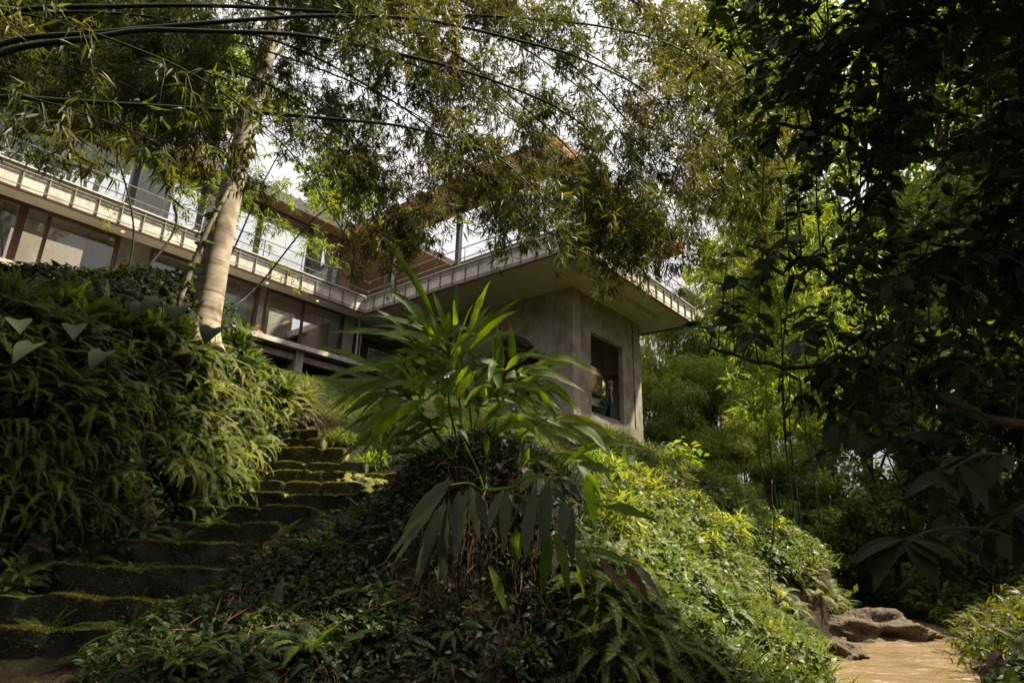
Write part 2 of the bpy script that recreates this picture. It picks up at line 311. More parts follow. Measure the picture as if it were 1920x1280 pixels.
# ------------------------------------------------------------------ terrain: heights interpolated through surveyed points
RIVER = np.array([(3.2, -8.0), (3.6, -2.0), (4.6, 4.0), (5.4, 8.0), (6.8, 12.0), (9.2, 16.5), (12.0, 21.0), (13.4, 26.0), (12.5, 34), (12, 60)])
RW = np.array([1.5, 1.4, 1.15, 1.05, 1.05, 1.3, 1.1, 1.0, 1.0, 1.0])
ctrl = []
def cp(px, py, D, dz=0): p = at(px, py, D); ctrl.append((p[0], p[1], p[2]+dz))
for i in range(len(RIVER)-1):
    for t in (0, .5): x, y = RIVER[i]*(1-t)+RIVER[i+1]*t; ctrl.append((x, y, -.45))
# right-hand edge and bank of the stream
for p in ((7.6, 10.2, .25), (8.5, 12, .35), (11.6, 16.4, .35), (14.2, 20.5, .4), (15, 26, .4), (7.0, 7, .4), (6.3, 4, .4), (5.6, 0, .3),
          (9.0, 10, 1.0), (10.4, 12, 1.3), (13.4, 16, 1.5), (9, 6, 1.4), (8.6, 2, 1.2), (18, 22, 2.0), (14, 9, 2.6), (20, 14, 3.6), (30, 20, 6), (14, 0, 2.5), (30, 0, 4), (60, 40, 10), (60, -20, 6), (20, 40, 3), (30, 60, 7), (0, 70, 10), (-60, 60, 12), (12, 75, 6),
          (0, 0, .3), (2, 2, .15), (-3, 1, .4), (-8, 0, 1.5), (-20, 0, 5), (-50, -20, 8), (0, -20, 1), (-20, -30, 3), (25, -40, 4), (2.6, 4.5, .1), (0, 4.4, .35), (-2.5, 4.6, .6), (-4.5, 4.6, .8)): ctrl.append(p)
# left stream edge
for x, y, z in ((3.6, 7.6, .15), (5.1, 10.8, .2), (5.55, 12.2, .2), (7.7, 16.4, .2), (9.9, 19.9, .25), (11.2, 22.5, .2), (12, 27, .3)): ctrl.append((x, y, z))
# sunny slope above the stream
for q in ((1205, 872, 25.6), (1330, 908, 22), (1400, 955, 20.8), (1450, 992, 20), (1520, 1040, 19.8), (1570, 1075, 19.6), (1600, 1125, 19.6),
          (1150, 905, 15), (1260, 960, 15.5), (1350, 1030, 16), (1375, 1095, 16.0), (1440, 1165, 15.6), (1130, 1000, 10), (1220, 1050, 11.5), (1290, 1110, 12.6), (1360, 1180, 13),
          (1130, 1120, 8.6), (1230, 1190, 9.5), (1335, 1240, 10.6), (1080, 950, 8.6)): cp(*q)
# dark cut bank under the ginger
for q in ((870, 862, 7.2), (1000, 885, 7.4), (775, 905, 7.8), (960, 838, 12), (800, 838, 11), (720, 897, 11.2), (870, 1000, 6.55), (870, 1270, 6.0), (1000, 1000, 6.9), (1040, 1270, 6.5), (720, 1045, 7.2), (700, 1270, 5.9), (560, 1090, 7.3), (520, 1270, 5.7), (330, 1270, 5.4), (350, 1130, 6.6), (700, 990, 8.4), (620, 1025, 8.2), (700, 965, 9.6), (745, 935, 10.4)): cp(*q)
# lawn between stairs and house
for q in ((640, 765, 16.5), (650, 718, 20), (760, 705, 20), (760, 760, 16), (900, 775, 17), (1000, 795, 17), (1050, 790, 20)): cp(*q)
# left mound
for q in ((0, 592, 7.6), (100, 600, 8.6), (230, 622, 9.8), (385, 614, 11.2), (330, 608, 10.8), (440, 636, 11.8), (280, 612, 10.3), (470, 672, 13), (550, 735, 15), (590, 775, 16.2), (0, 720, 6.6), (100, 800, 7.2), (200, 700, 8.6), (320, 780, 9.2), (430, 820, 11.3), (520, 780, 14.6), (0, 1000, 5.9), (150, 980, 7.0), (280, 940, 8.5), (400, 900, 10.2), (-300, 600, 7), (-300, 800, 6), (-250, 1100, 5.4), (0, 560, 11)): cp(*q)
for p in ((-12, 12, 7.2), (-14, 16, 7.5), (-10, 20, 7.7), (-6, 26, 7.8), (-2, 30, 7.6), (4, 32, 7), (2.2, 25.6, 6.0), (-8, 24, 7.6), (-20, 12, 7.4), (9, 34, 5.5), (-20, 30, 9)): ctrl.append(p)
# the stair's own bed
STEPS = [(75, 1182, 6.60, 330), (125, 1122, 7.0, 300), (256, 1066, 7.55, 280), (340, 1018, 8.5, 265), (405, 984, 9.4, 215), (470, 951, 10.1, 215), (560, 928, 10.9, 240),
         (590, 905, 11.7, 290), (600, 886, 12.5, 270), (592, 868, 13.1, 180), (585, 842, 13.5, 115), (567, 823, 13.9, 75), (573, 806, 14.4, 45)]
for px, py, D, wpx in STEPS:
    for s in (-.5, 0, .42): cp(px+s*wpx, py, D+.25, -.22)
ctrl = np.array(ctrl)
SP = np.array([at(px, py, D) for px, py, D, wpx in STEPS])
SD = np.concatenate([[3.5], SP[:, 1], [SP[-1, 1]+.6]]); SX = np.concatenate([[SP[0, 0]-.2], SP[:, 0], [SP[-1, 0]]]); SZ = np.concatenate([[.45], SP[:, 2], [SP[-1, 2]+.25]])
SHW = np.concatenate([[.95], [w_*D/FPX*.47 for _, _, D, w_ in STEPS], [.3]])
def rbf_fit(P):
    d = np.linalg.norm(P[:, None, :2]-P[None, :, :2], axis=2); A = np.sqrt(d**2+.02)
    n = len(P); B = np.zeros((n+3, n+3)); B[:n, :n] = A+np.eye(n)*.002; B[:n, n] = 1; B[:n, n+1:] = P[:, :2]; B[n, :n] = 1; B[n+1:, :n] = P[:, :2].T
    return np.linalg.solve(B, np.concatenate([P[:, 2], [0, 0, 0]]))
RB = rbf_fit(ctrl)
def bumps(x, y):
    return .05*np.sin(2.1*x+1.3*y)*np.sin(1.7*y-.8*x+1)+.03*np.sin(5.1*x-3.3*y+2)*np.cos(4.2*y+1.1*x)
def river_d(x, y):
    Q = np.stack([np.ravel(x), np.ravel(y)], 1); best = np.full(len(Q), 1e9)
    for i in range(len(RIVER)-1):
        a, b_ = RIVER[i], RIVER[i+1]; ab = b_-a; t = np.clip(((Q-a)@ab)/(ab@ab), 0, 1)
        d = np.linalg.norm(Q-a-t[:, None]*ab, axis=1)-(RW[i]*(1-t)+RW[i+1]*t); best = np.minimum(best, d)
    return best.reshape(np.shape(x))
def hgt(x, y):
    x = np.asarray(x, float); y = np.asarray(y, float); sh = x.shape; X = x.ravel(); Y = y.ravel(); out = np.empty(len(X))
    for s in range(0, len(X), 20000):
        q = np.stack([X[s:s+20000], Y[s:s+20000]], 1); d = np.linalg.norm(q[:, None]-ctrl[None, :, :2], axis=2)
        out[s:s+20000] = np.sqrt(d**2+.02)@RB[:-3]+RB[-3]+q@RB[-2:]
    out += bumps(X, Y)
    sl = np.clip((X-np.interp(Y, [6.5, 8.5, 12, 20, 26], [.8, 1.6, 2.2, 2.8, 3.8]))/1.2, 0, 1)*np.clip((24-Y)/4, 0, 1)*(river_d(X, Y) > .2)
    out += sl*(.17*np.sin(X*2.9+1.3*np.sin(Y*1.9))*np.sin(Y*2.3+X*.7)+.13*np.sin(X*1.3+Y*1.1+2)+.07*np.sin(X*5.7-Y*2.1)*np.sin(Y*4.9))
    cx = np.interp(Y, SD, SX); hw = np.interp(Y, SD, SHW); zz = np.interp(Y, SD, SZ)-.2
    gap = np.maximum(np.abs(X-cx)-hw, 0); lim = zz+np.where(X < cx, gap*2.6, gap*.5)+np.where(gap > 1.6, 50, 0)+np.where(Y > SD[-1]+.1, 50*(Y-SD[-1]-.1), 0)
    out = np.minimum(out, lim); out = np.where((gap <= 0) & (Y > SD[0]) & (Y < SD[-1]), np.maximum(out, zz-.25), out)
    rd = river_d(X, Y); out = np.where(rd < .25, np.minimum(out, -.35+np.clip(rd+.25, 0, .5)*1.1), out); out = np.where(rd < 0, -.35, out)
    return out.reshape(sh)
gx = np.concatenate([-np.geomspace(120, 12.5, 22), np.arange(-12, 15, .13), np.geomspace(15.4, 120, 22)])
gy = np.concatenate([-np.geomspace(60, 1.2, 14), np.arange(0, 30, .13), np.geomspace(30.5, 200, 30)])
GX, GY = np.meshgrid(gx, gy); GZ = hgt(GX, GY)
def terrain_mesh():
    b = MB(); nx, ny = len(gx), len(gy); i, j = np.meshgrid(np.arange(nx-1), np.arange(ny-1)); a = (j*nx+i).ravel()
    b.add(np.stack([GX.ravel(), GY.ravel(), GZ.ravel()], 1), np.stack([a, a+1, a+nx+1, a+nx], 1), .5)
    return b
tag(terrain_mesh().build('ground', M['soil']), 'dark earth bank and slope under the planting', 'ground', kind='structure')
def interp_h(x, y):                                   # fast bilinear height and normal from the grid
    i = np.clip(np.searchsorted(gx, x)-1, 0, len(gx)-2); j = np.clip(np.searchsorted(gy, y)-1, 0, len(gy)-2)
    fx = (x-gx[i])/(gx[i+1]-gx[i]); fy = (y-gy[j])/(gy[j+1]-gy[j])
    z00, z10, z01, z11 = GZ[j, i], GZ[j, i+1], GZ[j+1, i], GZ[j+1, i+1]
    z = (z00*(1-fx)+z10*fx)*(1-fy)+(z01*(1-fx)+z11*fx)*fy
    nx_ = -((z10-z00)*(1-fy)+(z11-z01)*fy)/(gx[i+1]-gx[i]); ny_ = -((z01-z00)*(1-fx)+(z11-z10)*fx)/(gy[j+1]-gy[j])
    return z, unit(np.stack([nx_, ny_, np.ones_like(nx_)], 1))
def hz(x, y): return float(interp_h(np.array([float(x)]), np.array([float(y)]))[0][0])
def hit(px, py, lo=3.0, hi=60):                        # where a sight line meets the ground
    r = ray(px, py); r = r/r[1]; D = np.linspace(lo, hi, 1200); P = CAM+D[:, None]*r
    z = interp_h(P[:, 0], P[:, 1])[0]; k = np.argmax(P[:, 2] < z)
    return P[k] if (P[:, 2] < z).any() else None
wb = MB(); RP = spline(RIVER, 120); tg = np.gradient(RP, axis=0); tg /= np.linalg.norm(tg, axis=1)[:, None]
nr = np.stack([-tg[:, 1], tg[:, 0]], 1); k = np.linspace(-2.1, 2.1, 15)
wv = RP[:, None]+nr[:, None]*k[None, :, None]
i, j = np.meshgrid(np.arange(119), np.arange(14), indexing='ij'); a = (i*15+j).ravel()
wz = .025*np.sin(wv[..., 1]*2.6+wv[..., 0])*np.cos(wv[..., 0]*2.1-wv[..., 1]*.7)
wb.add(np.concatenate([wv, wz[..., None]], 2).reshape(-1, 3), np.stack([a, a+1, a+16, a+15], 1), .5)
tag(wb.build('water', M['water']), 'shallow muddy brown stream running between the green banks', 'stream', kind='structure')

# ------------------------------------------------------------------ stone steps
def fbm(x, y, z, o=4, sc=1.0):
    v = 0*x; a_ = 1.0
    for k in range(o): f = sc*2.1**k; v = v+a_*np.sin(x*f*1.3+2.1*np.sin(y*f*.9+k)+k*1.7)*np.sin(y*f*1.1+1.7*np.sin(z*f*.8+k*2)+k)*np.cos(z*f*.7+x*f*.5+k*.6); a_ *= .52
    return v
def step_mesh(w_, dp, ht, seed):
    nx = max(24, int(w_/.035)); xs = np.linspace(-w_/2, w_/2, nx); b = MB()
    top = np.zeros(nx); fr = np.zeros(nx); e = -w_/2
    while e < w_/2:                                   # a row of rough blocks with open joints
        l = rng.uniform(.45, 1.0); mk = (xs >= e) & (xs < e+l); q = np.clip((xs[mk]-e)/l, 0, 1); edge_ = np.minimum(q, 1-q)*l
        top[mk] = rng.uniform(-.015, .02)+.022*np.sin(q*np.pi)-.028*np.exp(-edge_/.03)+rng.uniform(-.05, .05)*(q-.5); fr[mk] = rng.uniform(-.05, .05)-.035*np.sin(q*np.pi)+.03*np.exp(-edge_/.03); e += l
    fz = np.concatenate([np.linspace(-ht, -.05, 12), [-.03, -.012, 0]]); V = []
    rows = [(fr+.05*(1-(z+ht)/ht)*.4-.02, top*max(0, 1+z/.25)+z) for z in fz]+[(fr+d, top-.004*k) for k, d in enumerate((.02, .06, .11, .18, .3))]+[(dp*.6+0*xs, top*.5-.03), (dp+.05+0*xs, 0*xs-.06)]
    for k, (y, z) in enumerate(rows):
        n_ = fbm(xs+seed*3.1, y+seed, z*1.0+k*.02, 4, 5.0); n2 = fbm(xs*1.0+seed, z+2, y+seed*2, 4, 7.0)
        V.append(np.stack([xs, y+.022*n2*(1 if k < 15 else .3), z+.016*n_], 1))
    m = len(rows); i, j = np.meshgrid(np.arange(m-1), np.arange(nx-1), indexing='ij'); a = (i*nx+j).ravel()
    b.add(np.concatenate(V), [np.stack([a, a+1, a+nx+1, a+nx], 1), (np.arange(m)*nx)[None, :], (np.arange(m)*nx+nx-1)[None, ::-1]], .5)
    T = np.concatenate([np.stack(V[13:20]).reshape(-1, 3)]*3+[np.stack(V[5:13]).reshape(-1, 3)]); return b, T
M['moss_leaf'] = leaf_mat('moss_leaf', [(.05, (.07, .075, .017)), (.5, (.14, .145, .03)), (.95, (.25, .22, .06))], (1.3, 1.2, .7), .3, .8, .1)
ORD = ['lowest', 'second lowest', 'third lowest', 'fourth lowest', 'fifth lowest', 'sixth lowest', 'middle', 'sixth highest', 'fifth highest', 'fourth highest', 'third highest', 'second highest', 'topmost']
for k_, (px, py, D, wpx) in enumerate(STEPS):
    p = at(px, py, D); w_ = wpx/FPX*D*1.05
    nxt = STEPS[k_+1][2]-D+.25 if k_ < 12 else .6
    sb, TT = step_mesh(w_, nxt, .42, k_); o = sb.build('stone_step', M['moss']); o.location = p.tolist()
    mb_ = MB(); q = int(3200*w_); ii = rng.integers(0, len(TT), q); ms = fbm(TT[:, 0]+k_*5, TT[:, 1]+k_, TT[:, 2], 3, 4.0)[ii] > -.25; ii = ii[ms]; q = len(ii)
    mb_.scatter(diamond(1, .35, .2, .3), TT[ii]+rng.normal(0, .012, (q, 3))*np.array([1, .8, .1]), unit(rng.normal(0, .7, (q, 3))+np.array([0, -.35, .8])), unit(rng.normal(size=(q, 3))+np.array([0, -.6, .5])), rng.uniform(.012, .034, q)); mb_.build('moss', M['moss_leaf'], o)
    tag(o, f'{ORD[k_]} rough stone step with a mossy edge on the stairway up the bank', 'step', 'mossy stone steps climbing the bank')
# ------------------------------------------------------------------ the house: u runs along the left wing, v towards it, local metres
HO = np.array([1.9855, 18.36]); HU = np.array([.63253, .77454]); HV = np.array([-.77454, .63253])
HR = math.atan2(HU[1], HU[0])
def Hw(u, v, z): p = HO+HU*u+HV*v; return np.array([p[0], p[1], z])
house = empty('house', (HO[0], HO[1], 0), HR)
tag(house, 'two storey grey concrete villa with long windows and an arched corner tower', 'house')
house['pose_note'] = ''; del house['pose_note']
def part(name, m, fn, parent=house, smooth=False, label=None):
    b = MB(); fn(b); o = b.build(name, m, parent, smooth)
    if label: o['label'] = label
    return o
ZS, ZT = 11.18, 11.85
part('floor_slab', M['soffit'], lambda b: b.prism([(-18, 10.6), (.1, 10.6), (.1, .1), (8.83, .1), (8.83, 18), (0, 18), (0, 13.6), (-18, 13.6)], ZS+.02, 11.5))  # slab stops short behind the wing, an invented opening to daylight the rooms
def fascia(b):
    b.box((-18, 10.50, ZS), (.12, 10.62, ZT)); b.box((0, 0, ZS), (.12, 10.498, ZT)); b.box((.122, 0, ZS), (8.93, .12, ZT)); b.box((8.81, .122, ZS), (8.93, 17.9, ZT))
fs = part('fascia', M['fascia'], fascia)
part('drip_edge', M['frame_brown'], lambda b: (b.box((-18, 10.47, ZS-.05), (-.03, 10.56, ZS-.003)), b.box((-.03, -.03, ZS-.05), (.06, 10.56, ZS-.003)), b.box((.062, -.03, ZS-.05), (8.95, .06, ZS-.003)), b.box((8.88, .062, ZS-.05), (8.96, 17.9, ZS-.003))), fs)
def ribs(b):
    for u in np.arange(-17.8, -.1, .64): b.box((u-.014, 10.44, ZS+.03), (u+.014, 10.497, ZT-.03))
    for v in np.arange(.35, 10.3, .64): b.box((-.055, v-.014, ZS+.03), (-.003, v+.014, ZT-.03))
    for u in np.arange(.35, 8.9, .64): b.box((u-.014, -.055, ZS+.03), (u+.014, -.003, ZT-.03))
    for z in (ZS+.07, ZT-.13):
        b.box((-18, 10.43, z), (-.06, 10.46, z+.025)); b.box((-.06, -.06, z), (-.03, 10.43, z+.025)); b.box((-.03, -.06, z), (8.96, -.03, z+.025))
part('rib_frame', M['ribs'], ribs, fs)
part('coping', M['cap'], lambda b: (b.box((-18, 10.42, ZT+.003), (-.06, 10.66, ZT+.05)), b.box((-.07, -.07, ZT+.003), (.16, 10.418, ZT+.05)), b.box((.162, -.07, ZT+.003), (8.98, .16, ZT+.05))), fs)
part('downstand_beam', M['fascia'], lambda b: b.box((.6, .85, 10.93), (7.5, 1.02, ZS+.018)))
dl = plain('warm_downlight', (.8, .7, .5), .4, emit=((1, .72, .38), .35))
for u in (-9.2, -6.6, -4.2, -2.0): part('soffit_light', dl, lambda b: b.tube([(u, 10.95, ZS+.018), (u, 10.95, ZS-.01)], .05, 10))
# ledge under the lower windows and what carries it
part('window_ledge', M['fascia'], lambda b: b.box((-18, 10.55, 8.93), (2.3, 12.4, 9.11)))
part('ledge_beam', M['concrete'], lambda b: (b.box((-18, 10.85, 8.55), (2.3, 11.15, 8.78)), [b.box((u, 10.72, 6.0), (u+.32, 11.3, 8.927)) for u in (-14.2, -8.4, -2.75, 1.6)]))
part('undercroft_wall', M['dark_in'], lambda b: b.box((-18, 12.3, 5.5), (3.2, 12.6, 8.925)))  # near-black colour stands in for the shade of the void under the ledge
# lower storey
WV, Z0, Z1 = 11.39, 9.115, 11.195
for u0, u1 in ((-9.08, -8.16), (-4.2, -3.98), (-.36, .16)): part('stone_panel', M['panel_stone'], lambda b: b.box((u0, WV-.06, Z0), (u1, WV+.2, Z1)))
def win(u0, u1, mull, cur, z0=Z0, z1=Z1, v=WV, dark=True):
    b = MB()
    b.box((u0, v-.05, z1-.10), (u1, v+.05, z1-.002)); b.box((u0, v-.05, z0+.002), (u1, v+.05, z0+.06))
    for u in (u0, u1-.09): b.box((u, v-.055, z0+.062), (u+.09, v+.055, z1-.102))
    for u in mull: b.box((u-.045, v-.045, z0+.062), (u+.045, v+.045, z1-.102))
    f = b.build('window', M['frame_brown'] if dark else M['steel'], house, False)
    g = MB(); g.add([(u0+.05, v, z0+.03), (u1-.05, v, z0+.03), (u1-.05, v, z1-.06), (u0+.05, v, z1-.06)], np.array([(0, 1, 2, 3)]), .5); g.build('pane', M['glass'], f, False)
    for c0, c1 in cur:
        n = max(8, int((c1-c0)/.035)); us = np.linspace(c0, c1, n); vv = v+.12+.035*np.sin(np.arange(n)*1.25+rng.random()*6)*rng.uniform(.5, 1, n); cb = MB()
        zz = np.linspace(z0+.03, z1-.12, 6); V = np.array([[(u+.03*np.sin(i*.3)*(1-k/5), q+.008*np.sin(k+i), z) for i, (u, q) in enumerate(zip(us, vv))] for k, z in enumerate(zz)]).reshape(-1, 3)
        i, j = np.meshgrid(np.arange(5), np.arange(n-1), indexing='ij'); a = (i*n+j).ravel()
        cb.add(V, np.stack([a, a+1, a+n+1, a+n], 1), .5); cb.build('curtain', M['curtain'], f)
    return f
win(-18, -11.65, (-14.8,), ((-18, -17.2), (-12.6, -11.8)))
win(-11.64, -9.1, (-11.0,), ((-9.95, -9.22),))
win(-8.14, -4.22, (-6.2,), ((-8.03, -6.28), (-6.12, -4.33)))
win(-3.96, -.37, (-2.3,), ((-3.84, -3.66), (-.95, -.48)))
part('downpipe', M['cap'], lambda b: (b.tube([(.32, 11.25, 9.11), (.32, 11.25, 11.19)], .055, 10), b.tube([(.52, 11.3, 9.11), (.52, 11.3, 11.19)], .03, 8)))
part('recess_wall', M['panel_stone'], lambda b: (b.box((.17, 12.2, 5.5), (.45, 17, 11.19)), b.box((.46, 13.2, 5.5), (6, 13.5, 11.19))))
def inside(b):
    b.box((-18, 16.2, 9.1), (.16, 16.4, 14.4)); b.box((-18, 12.4, 8.95), (.16, 16.4, 9.1))  # full-height back wall catches daylight from the added opening
    for u in (-18, -12.6, -8.7, -4.15, -.1): b.box((u, 11.7, 9.112), (u+.15, 14.4, 11.19))
part('interior_wall', M['interior'], inside)
for u0 in (-10.9, -2.6):
    part('inner_stair', M['dark_in'], lambda b: [b.box((u0+k*.17, 13.2, 9.12+k*.13), (u0+k*.17+.2, 14.0, 9.32+k*.145)) for k in range(8)])
# upper storey behind the parapet
def upwin(u0, u1, v, cur): win(u0, u1, (), cur, 11.52, 14.9, v, False)
for u0, cur in ((-18, ()), (-15.7, ()), (-13.4, ()), (-11.1, ((-8.95, -8.85),)), (-8.8, ((-8.65, -7.85),)), (-6.5, ((-6.3, -5.6),)), (-4.2, ()), (-1.9, ((-1.7, -1.2),))): upwin(u0, u0+2.28, 12.2, cur)
part('upper_room', M['interior'], lambda b: (b.box((-18, 13.3, 11.5), (-.2, 13.4, 12.2)), [b.box((u, 12.5, 11.5), (u+.15, 13.29, 14.9)) for u in (-18, -12, -7.6, -.4)]))
part('door_frame', M['timber'], lambda b: b.box((-13.38, 12.05, 11.5), (-13.2, 12.18, 13.7)))
part('door_frame', M['timber'], lambda b: b.box((-.3, 12.05, 11.5), (.2, 12.4, 14.9)))
def railing(b):
    for z in (12.2, 12.62): b.box((-18, 10.60, z), (.2, 10.63, z+.03)); b.box((.07, .1, z), (.1, 10.59, z+.03)); b.box((.105, .07, z), (8.8, .1, z+.03))
    for u in np.arange(-17.5, 0, 1.6): b.bar((u, 10.615, ZT), (u, 10.615, 12.62), .018)
    for u in np.arange(-17.4, 0, .2): b.bar((u, 10.615, ZT), (u+.1, 10.615, 12.2), .006, 3)
    for v in np.arange(.5, 10.5, 1.5): b.bar((.085, v, ZT), (.085, v, 12.62), .018)
    for u in np.arange(.5, 8.8, 1.5): b.bar((u, .085, ZT), (u, .085, 12.62), .018)
part('railing', M['rail'], railing)
def roof_slabs(b, z0, z1, e):
    for u0, u1, v0, v1 in ((-18, 1.2, 11.3, 13.6), (-.5, 1.2, .5, 11.299), (1.202, 5.0, .5, 1.9), (1.202, 5.0, 10.2, 17), (5.002, 9.5, .5, 17)): b.box((u0+e*(u0 < 0), v0+e*(v0 < 1), z0), (u1-e*(u1 > 9), v1, z1))  # wing roof cut back too, so the added opening reaches the sky
rf = part('roof', M['steel'], lambda b: roof_slabs(b, 15.06, 15.3, 0))
part('timber_soffit', M['timber'], lambda b: roof_slabs(b, 15.0, 15.057, .1), rf)
part('copper_fascia', M['copper'], lambda b: (b.box((-.54, .46, 14.8), (-.503, 11.26, 15.2)), b.box((-.502, .46, 14.8), (9.5, .497, 15.2)), b.box((9.503, .46, 14.8), (9.54, 17, 15.2))), rf)
part('steel_fascia', M['steel'], lambda b: b.box((-18, 11.26, 14.85), (-.55, 11.297, 15.25)), rf)
part('steel_column', M['steel'], lambda b: [b.box((u-.09, v-.09, 11.5), (u+.09, v+.09, 15.0)) for u, v in ((.75, 9.9),)])
for u, v in ((.75, 6.0), (.75, 2.2), (8.2, 1.2), (4.6, 10.0)):
    part('steel_column', M['steel'], lambda b: b.box((u-.09, v-.09, 11.5), (u+.09, v+.09, 15.0)))
part('timber_screen', M['timber'], lambda b: b.box((3.2, 9.0, 11.5), (5.2, 9.2, 13.4)))
part('timber_post', M['timber'], lambda b: b.box((7.2, 1.6, 11.5), (7.5, 1.9, 14.99)))
# the corner tower
TU0, TU1, TV0, TV1, ZB = 2.67, 7.77, 1.96, 8.0, 3.6
def hole_wall(b, u0, u1, va, vb, vc, zc, r):
    vs = np.concatenate([[va, vc-r], vc-r*np.cos(np.linspace(0, np.pi, 41))[1:-1], [vc+r, vb]])
    for a, c in zip(vs[:-1], vs[1:]):
        ha = math.sqrt(max(0, r*r-(a-vc)**2)); hc = math.sqrt(max(0, r*r-(c-vc)**2))
        for z0a, z0c, z1a, z1c in ((ZB, ZB, zc-ha, zc-hc), (zc+ha, zc+hc, ZS+.02, ZS+.02)):
            V = [(u0, a, z0a), (u1, a, z0a), (u1, c, z0c), (u0, c, z0c), (u0, a, z1a), (u1, a, z1a), (u1, c, z1c), (u0, c, z1c)]
            F = [(0, 4, 7, 3), (1, 2, 6, 5), (4, 5, 6, 7), (0, 3, 2, 1)]
            b.add(V, np.array(F), .5)
def tower(b):
    e = .20
    b.box((TU0+.003, TV0, ZB), (3.88, TV0+e, ZS+.02)); b.box((6.26, TV0, ZB), (7.08, TV0+e, ZS+.02)); b.box((7.20, TV0, ZB), (TU1, TV0+e, ZS+.02)); b.box((7.08, TV0+.12, ZB), (7.20, TV0+e, ZS+.02))
    b.box((3.88, TV0, 9.82), (6.26, TV0+e, ZS+.02)); b.box((3.88, TV0+.02, ZB), (6.26, TV0+e, 6.68))
    b.box((TU0+.003, TV1-e, ZB), (TU1, TV1, ZS+.02))
    hole_wall(b, TU0, TU0+e, TV0+e, TV1-e, 4.85, 8.40, 1.42); hole_wall(b, TU1-e, TU1, TV0+e, TV1-e, 4.95, 8.5, 1.42)
part('tower_wall', M['concrete'], tower)
part('corner_pilaster', M['pilaster'], lambda b: b.box((TU0-.02, TV0-.05, ZB), (3.12, TV0-.003, ZS+.02)))
part('tower_floor', M['concrete'], lambda b: b.box((TU0+.21, TV0+.21, 6.55), (TU1-.21, TV1-.21, 6.85)))
def ruin(b):
    us = np.linspace(3.14, 7.05, 50); z = np.linspace(0, 1, 22); V = []
    top = 6.70+.05*np.sin(us*5)*(us > 6.1)+np.where((us > 6.3), .10*np.sin((us-6.3)*4.0), 0)+rng.normal(0, .012, 50)-np.where(us < 3.8, .25+.5*(3.8-us), 0)
    for k in z:
        for i, u in enumerate(us): V.append((u, TV0-.05-.03*np.sin(u*2.3+k*5)-abs(rng.normal(0, .012))+(.10 if k > .97 else 0), 3.6+(top[i]-3.6)*k))
    for i, u in enumerate(us): V.append((u, TV0+.3, top[i]))
    n = 50; i, j = np.meshgrid(np.arange(22), np.arange(n-1), indexing='ij'); a = (i*n+j).ravel(); b.add(V, np.stack([a, a+1, a+n+1, a+n], 1), .5)
part('parapet', M['ruin'], ruin, smooth=True, label='weathered low parapet below the big opening')
part('timber_beam', M['wood'], lambda b: b.box((7.0, 2.6, 8.86), (7.3, 3.35, 8.95)))
def balc(b):
    b.box((.75, 11.0, 9.93), (2.3, 11.04, 9.97)); b.box((2.26, 11.05, 9.93), (2.3, 12.3, 9.97))
    for u in np.arange(.75, 2.3, .13): b.bar((u, 11.02, 9.11), (u+.05, 11.02, 9.93), .01, 4)
part('balcony_railing', M['cap'], balc)
part('rear_wing', M['wood'], lambda b: (b.box((13.2, 9.12, 9.3), (17.5, 14, 9.85)), b.box((13.4, 9.5, 10.7), (17.3, 9.7, 13)), b.box((13.2, 9.3, 6.0), (17.3, 9.5, 9.29))))
part('rear_fascia', M['fascia'], lambda b: (b.box((13.2, 9.0, 9.95), (17.5, 9.119, 10.5)), [b.box((u, 8.95, 9.97), (u+.04, 8.998, 10.48)) for u in np.arange(13.4, 17.4, .5)]))
part('rear_coping', M['steel'], lambda b: (b.box((13.2, 8.9, 10.503), (17.5, 9.2, 10.62)), b.box((13.2, 8.95, 9.86), (17.5, 9.1, 9.947))))
# a lamp hanging on the terrace
lamp = empty('pendant_lamp', Hw(2.95, 1.4, 14.99), HR); tag(lamp, 'glowing orange round lamp hanging under the timber terrace roof', 'lamp')
b = MB(); b.tube([(0, 0, 0), (0, 0, -1.0)], .012, 5); b.build('cord', M['steel'], lamp)
b = MB(); ph = np.linspace(0, np.pi, 12); b.tube([(0, 0, -1.0-.24*(1-math.cos(p))) for p in ph], [max(.01, .26*math.sin(p)) for p in ph], 16)
b.build('lamp_shade', plain('lit_shade', (.8, .42, .14), .5, emit=((1, .5, .16), .9)), lamp)
# small things set out on the window ledge
def legs(name, top_fn, legpts, m, loc, label, cat, h, group=None):
    r = empty(name, loc, HR); tag(r, label, cat, group); t = MB(); top_fn(t); t.build('seat', m, r, False)
    for x, y in legpts: l = MB(); l.tube([(x, y, 0), (x*.9, y*.9, h)], .025, 6); l.build('leg', m, r)
legs('bench', lambda b: b.box((-.5, -.14, .16), (.5, .14, .21)), [(-.42, -.1), (-.42, .1), (.42, -.1), (.42, .1)], M['wood'], Hw(-9.35, 10.85, 9.11), 'low brown wooden bench on the window ledge before the stone panel', 'bench', .16)
legs('stool', lambda b: b.tube([(0, 0, .22), (0, 0, .27)], .24, 16), [(-.15, -.1), (.15, -.1), (0, .15)], M['terracotta'], Hw(-8.45, 10.85, 9.11), 'low round reddish stool on the window ledge beside the spiky plant', 'stool', .22)
for u, c, lb in ((-4.35, 'terracotta', 'small folded orange cushion on the ledge at the end of the curtained window'), (.45, 'curtain', 'small pale folded cloth on the ledge by the white downpipe')):
    b = MB(); b.box((-.16, -.1, 0), (.16, .1, .07)); b.box((-.13, -.09, .073), (.14, .1, .12)); o = b.build('folded_cloth', M[c], None, False, Hw(u, 10.8, 9.115)); o.rotation_euler.z = HR+.3; tag(o, lb, 'cloth')

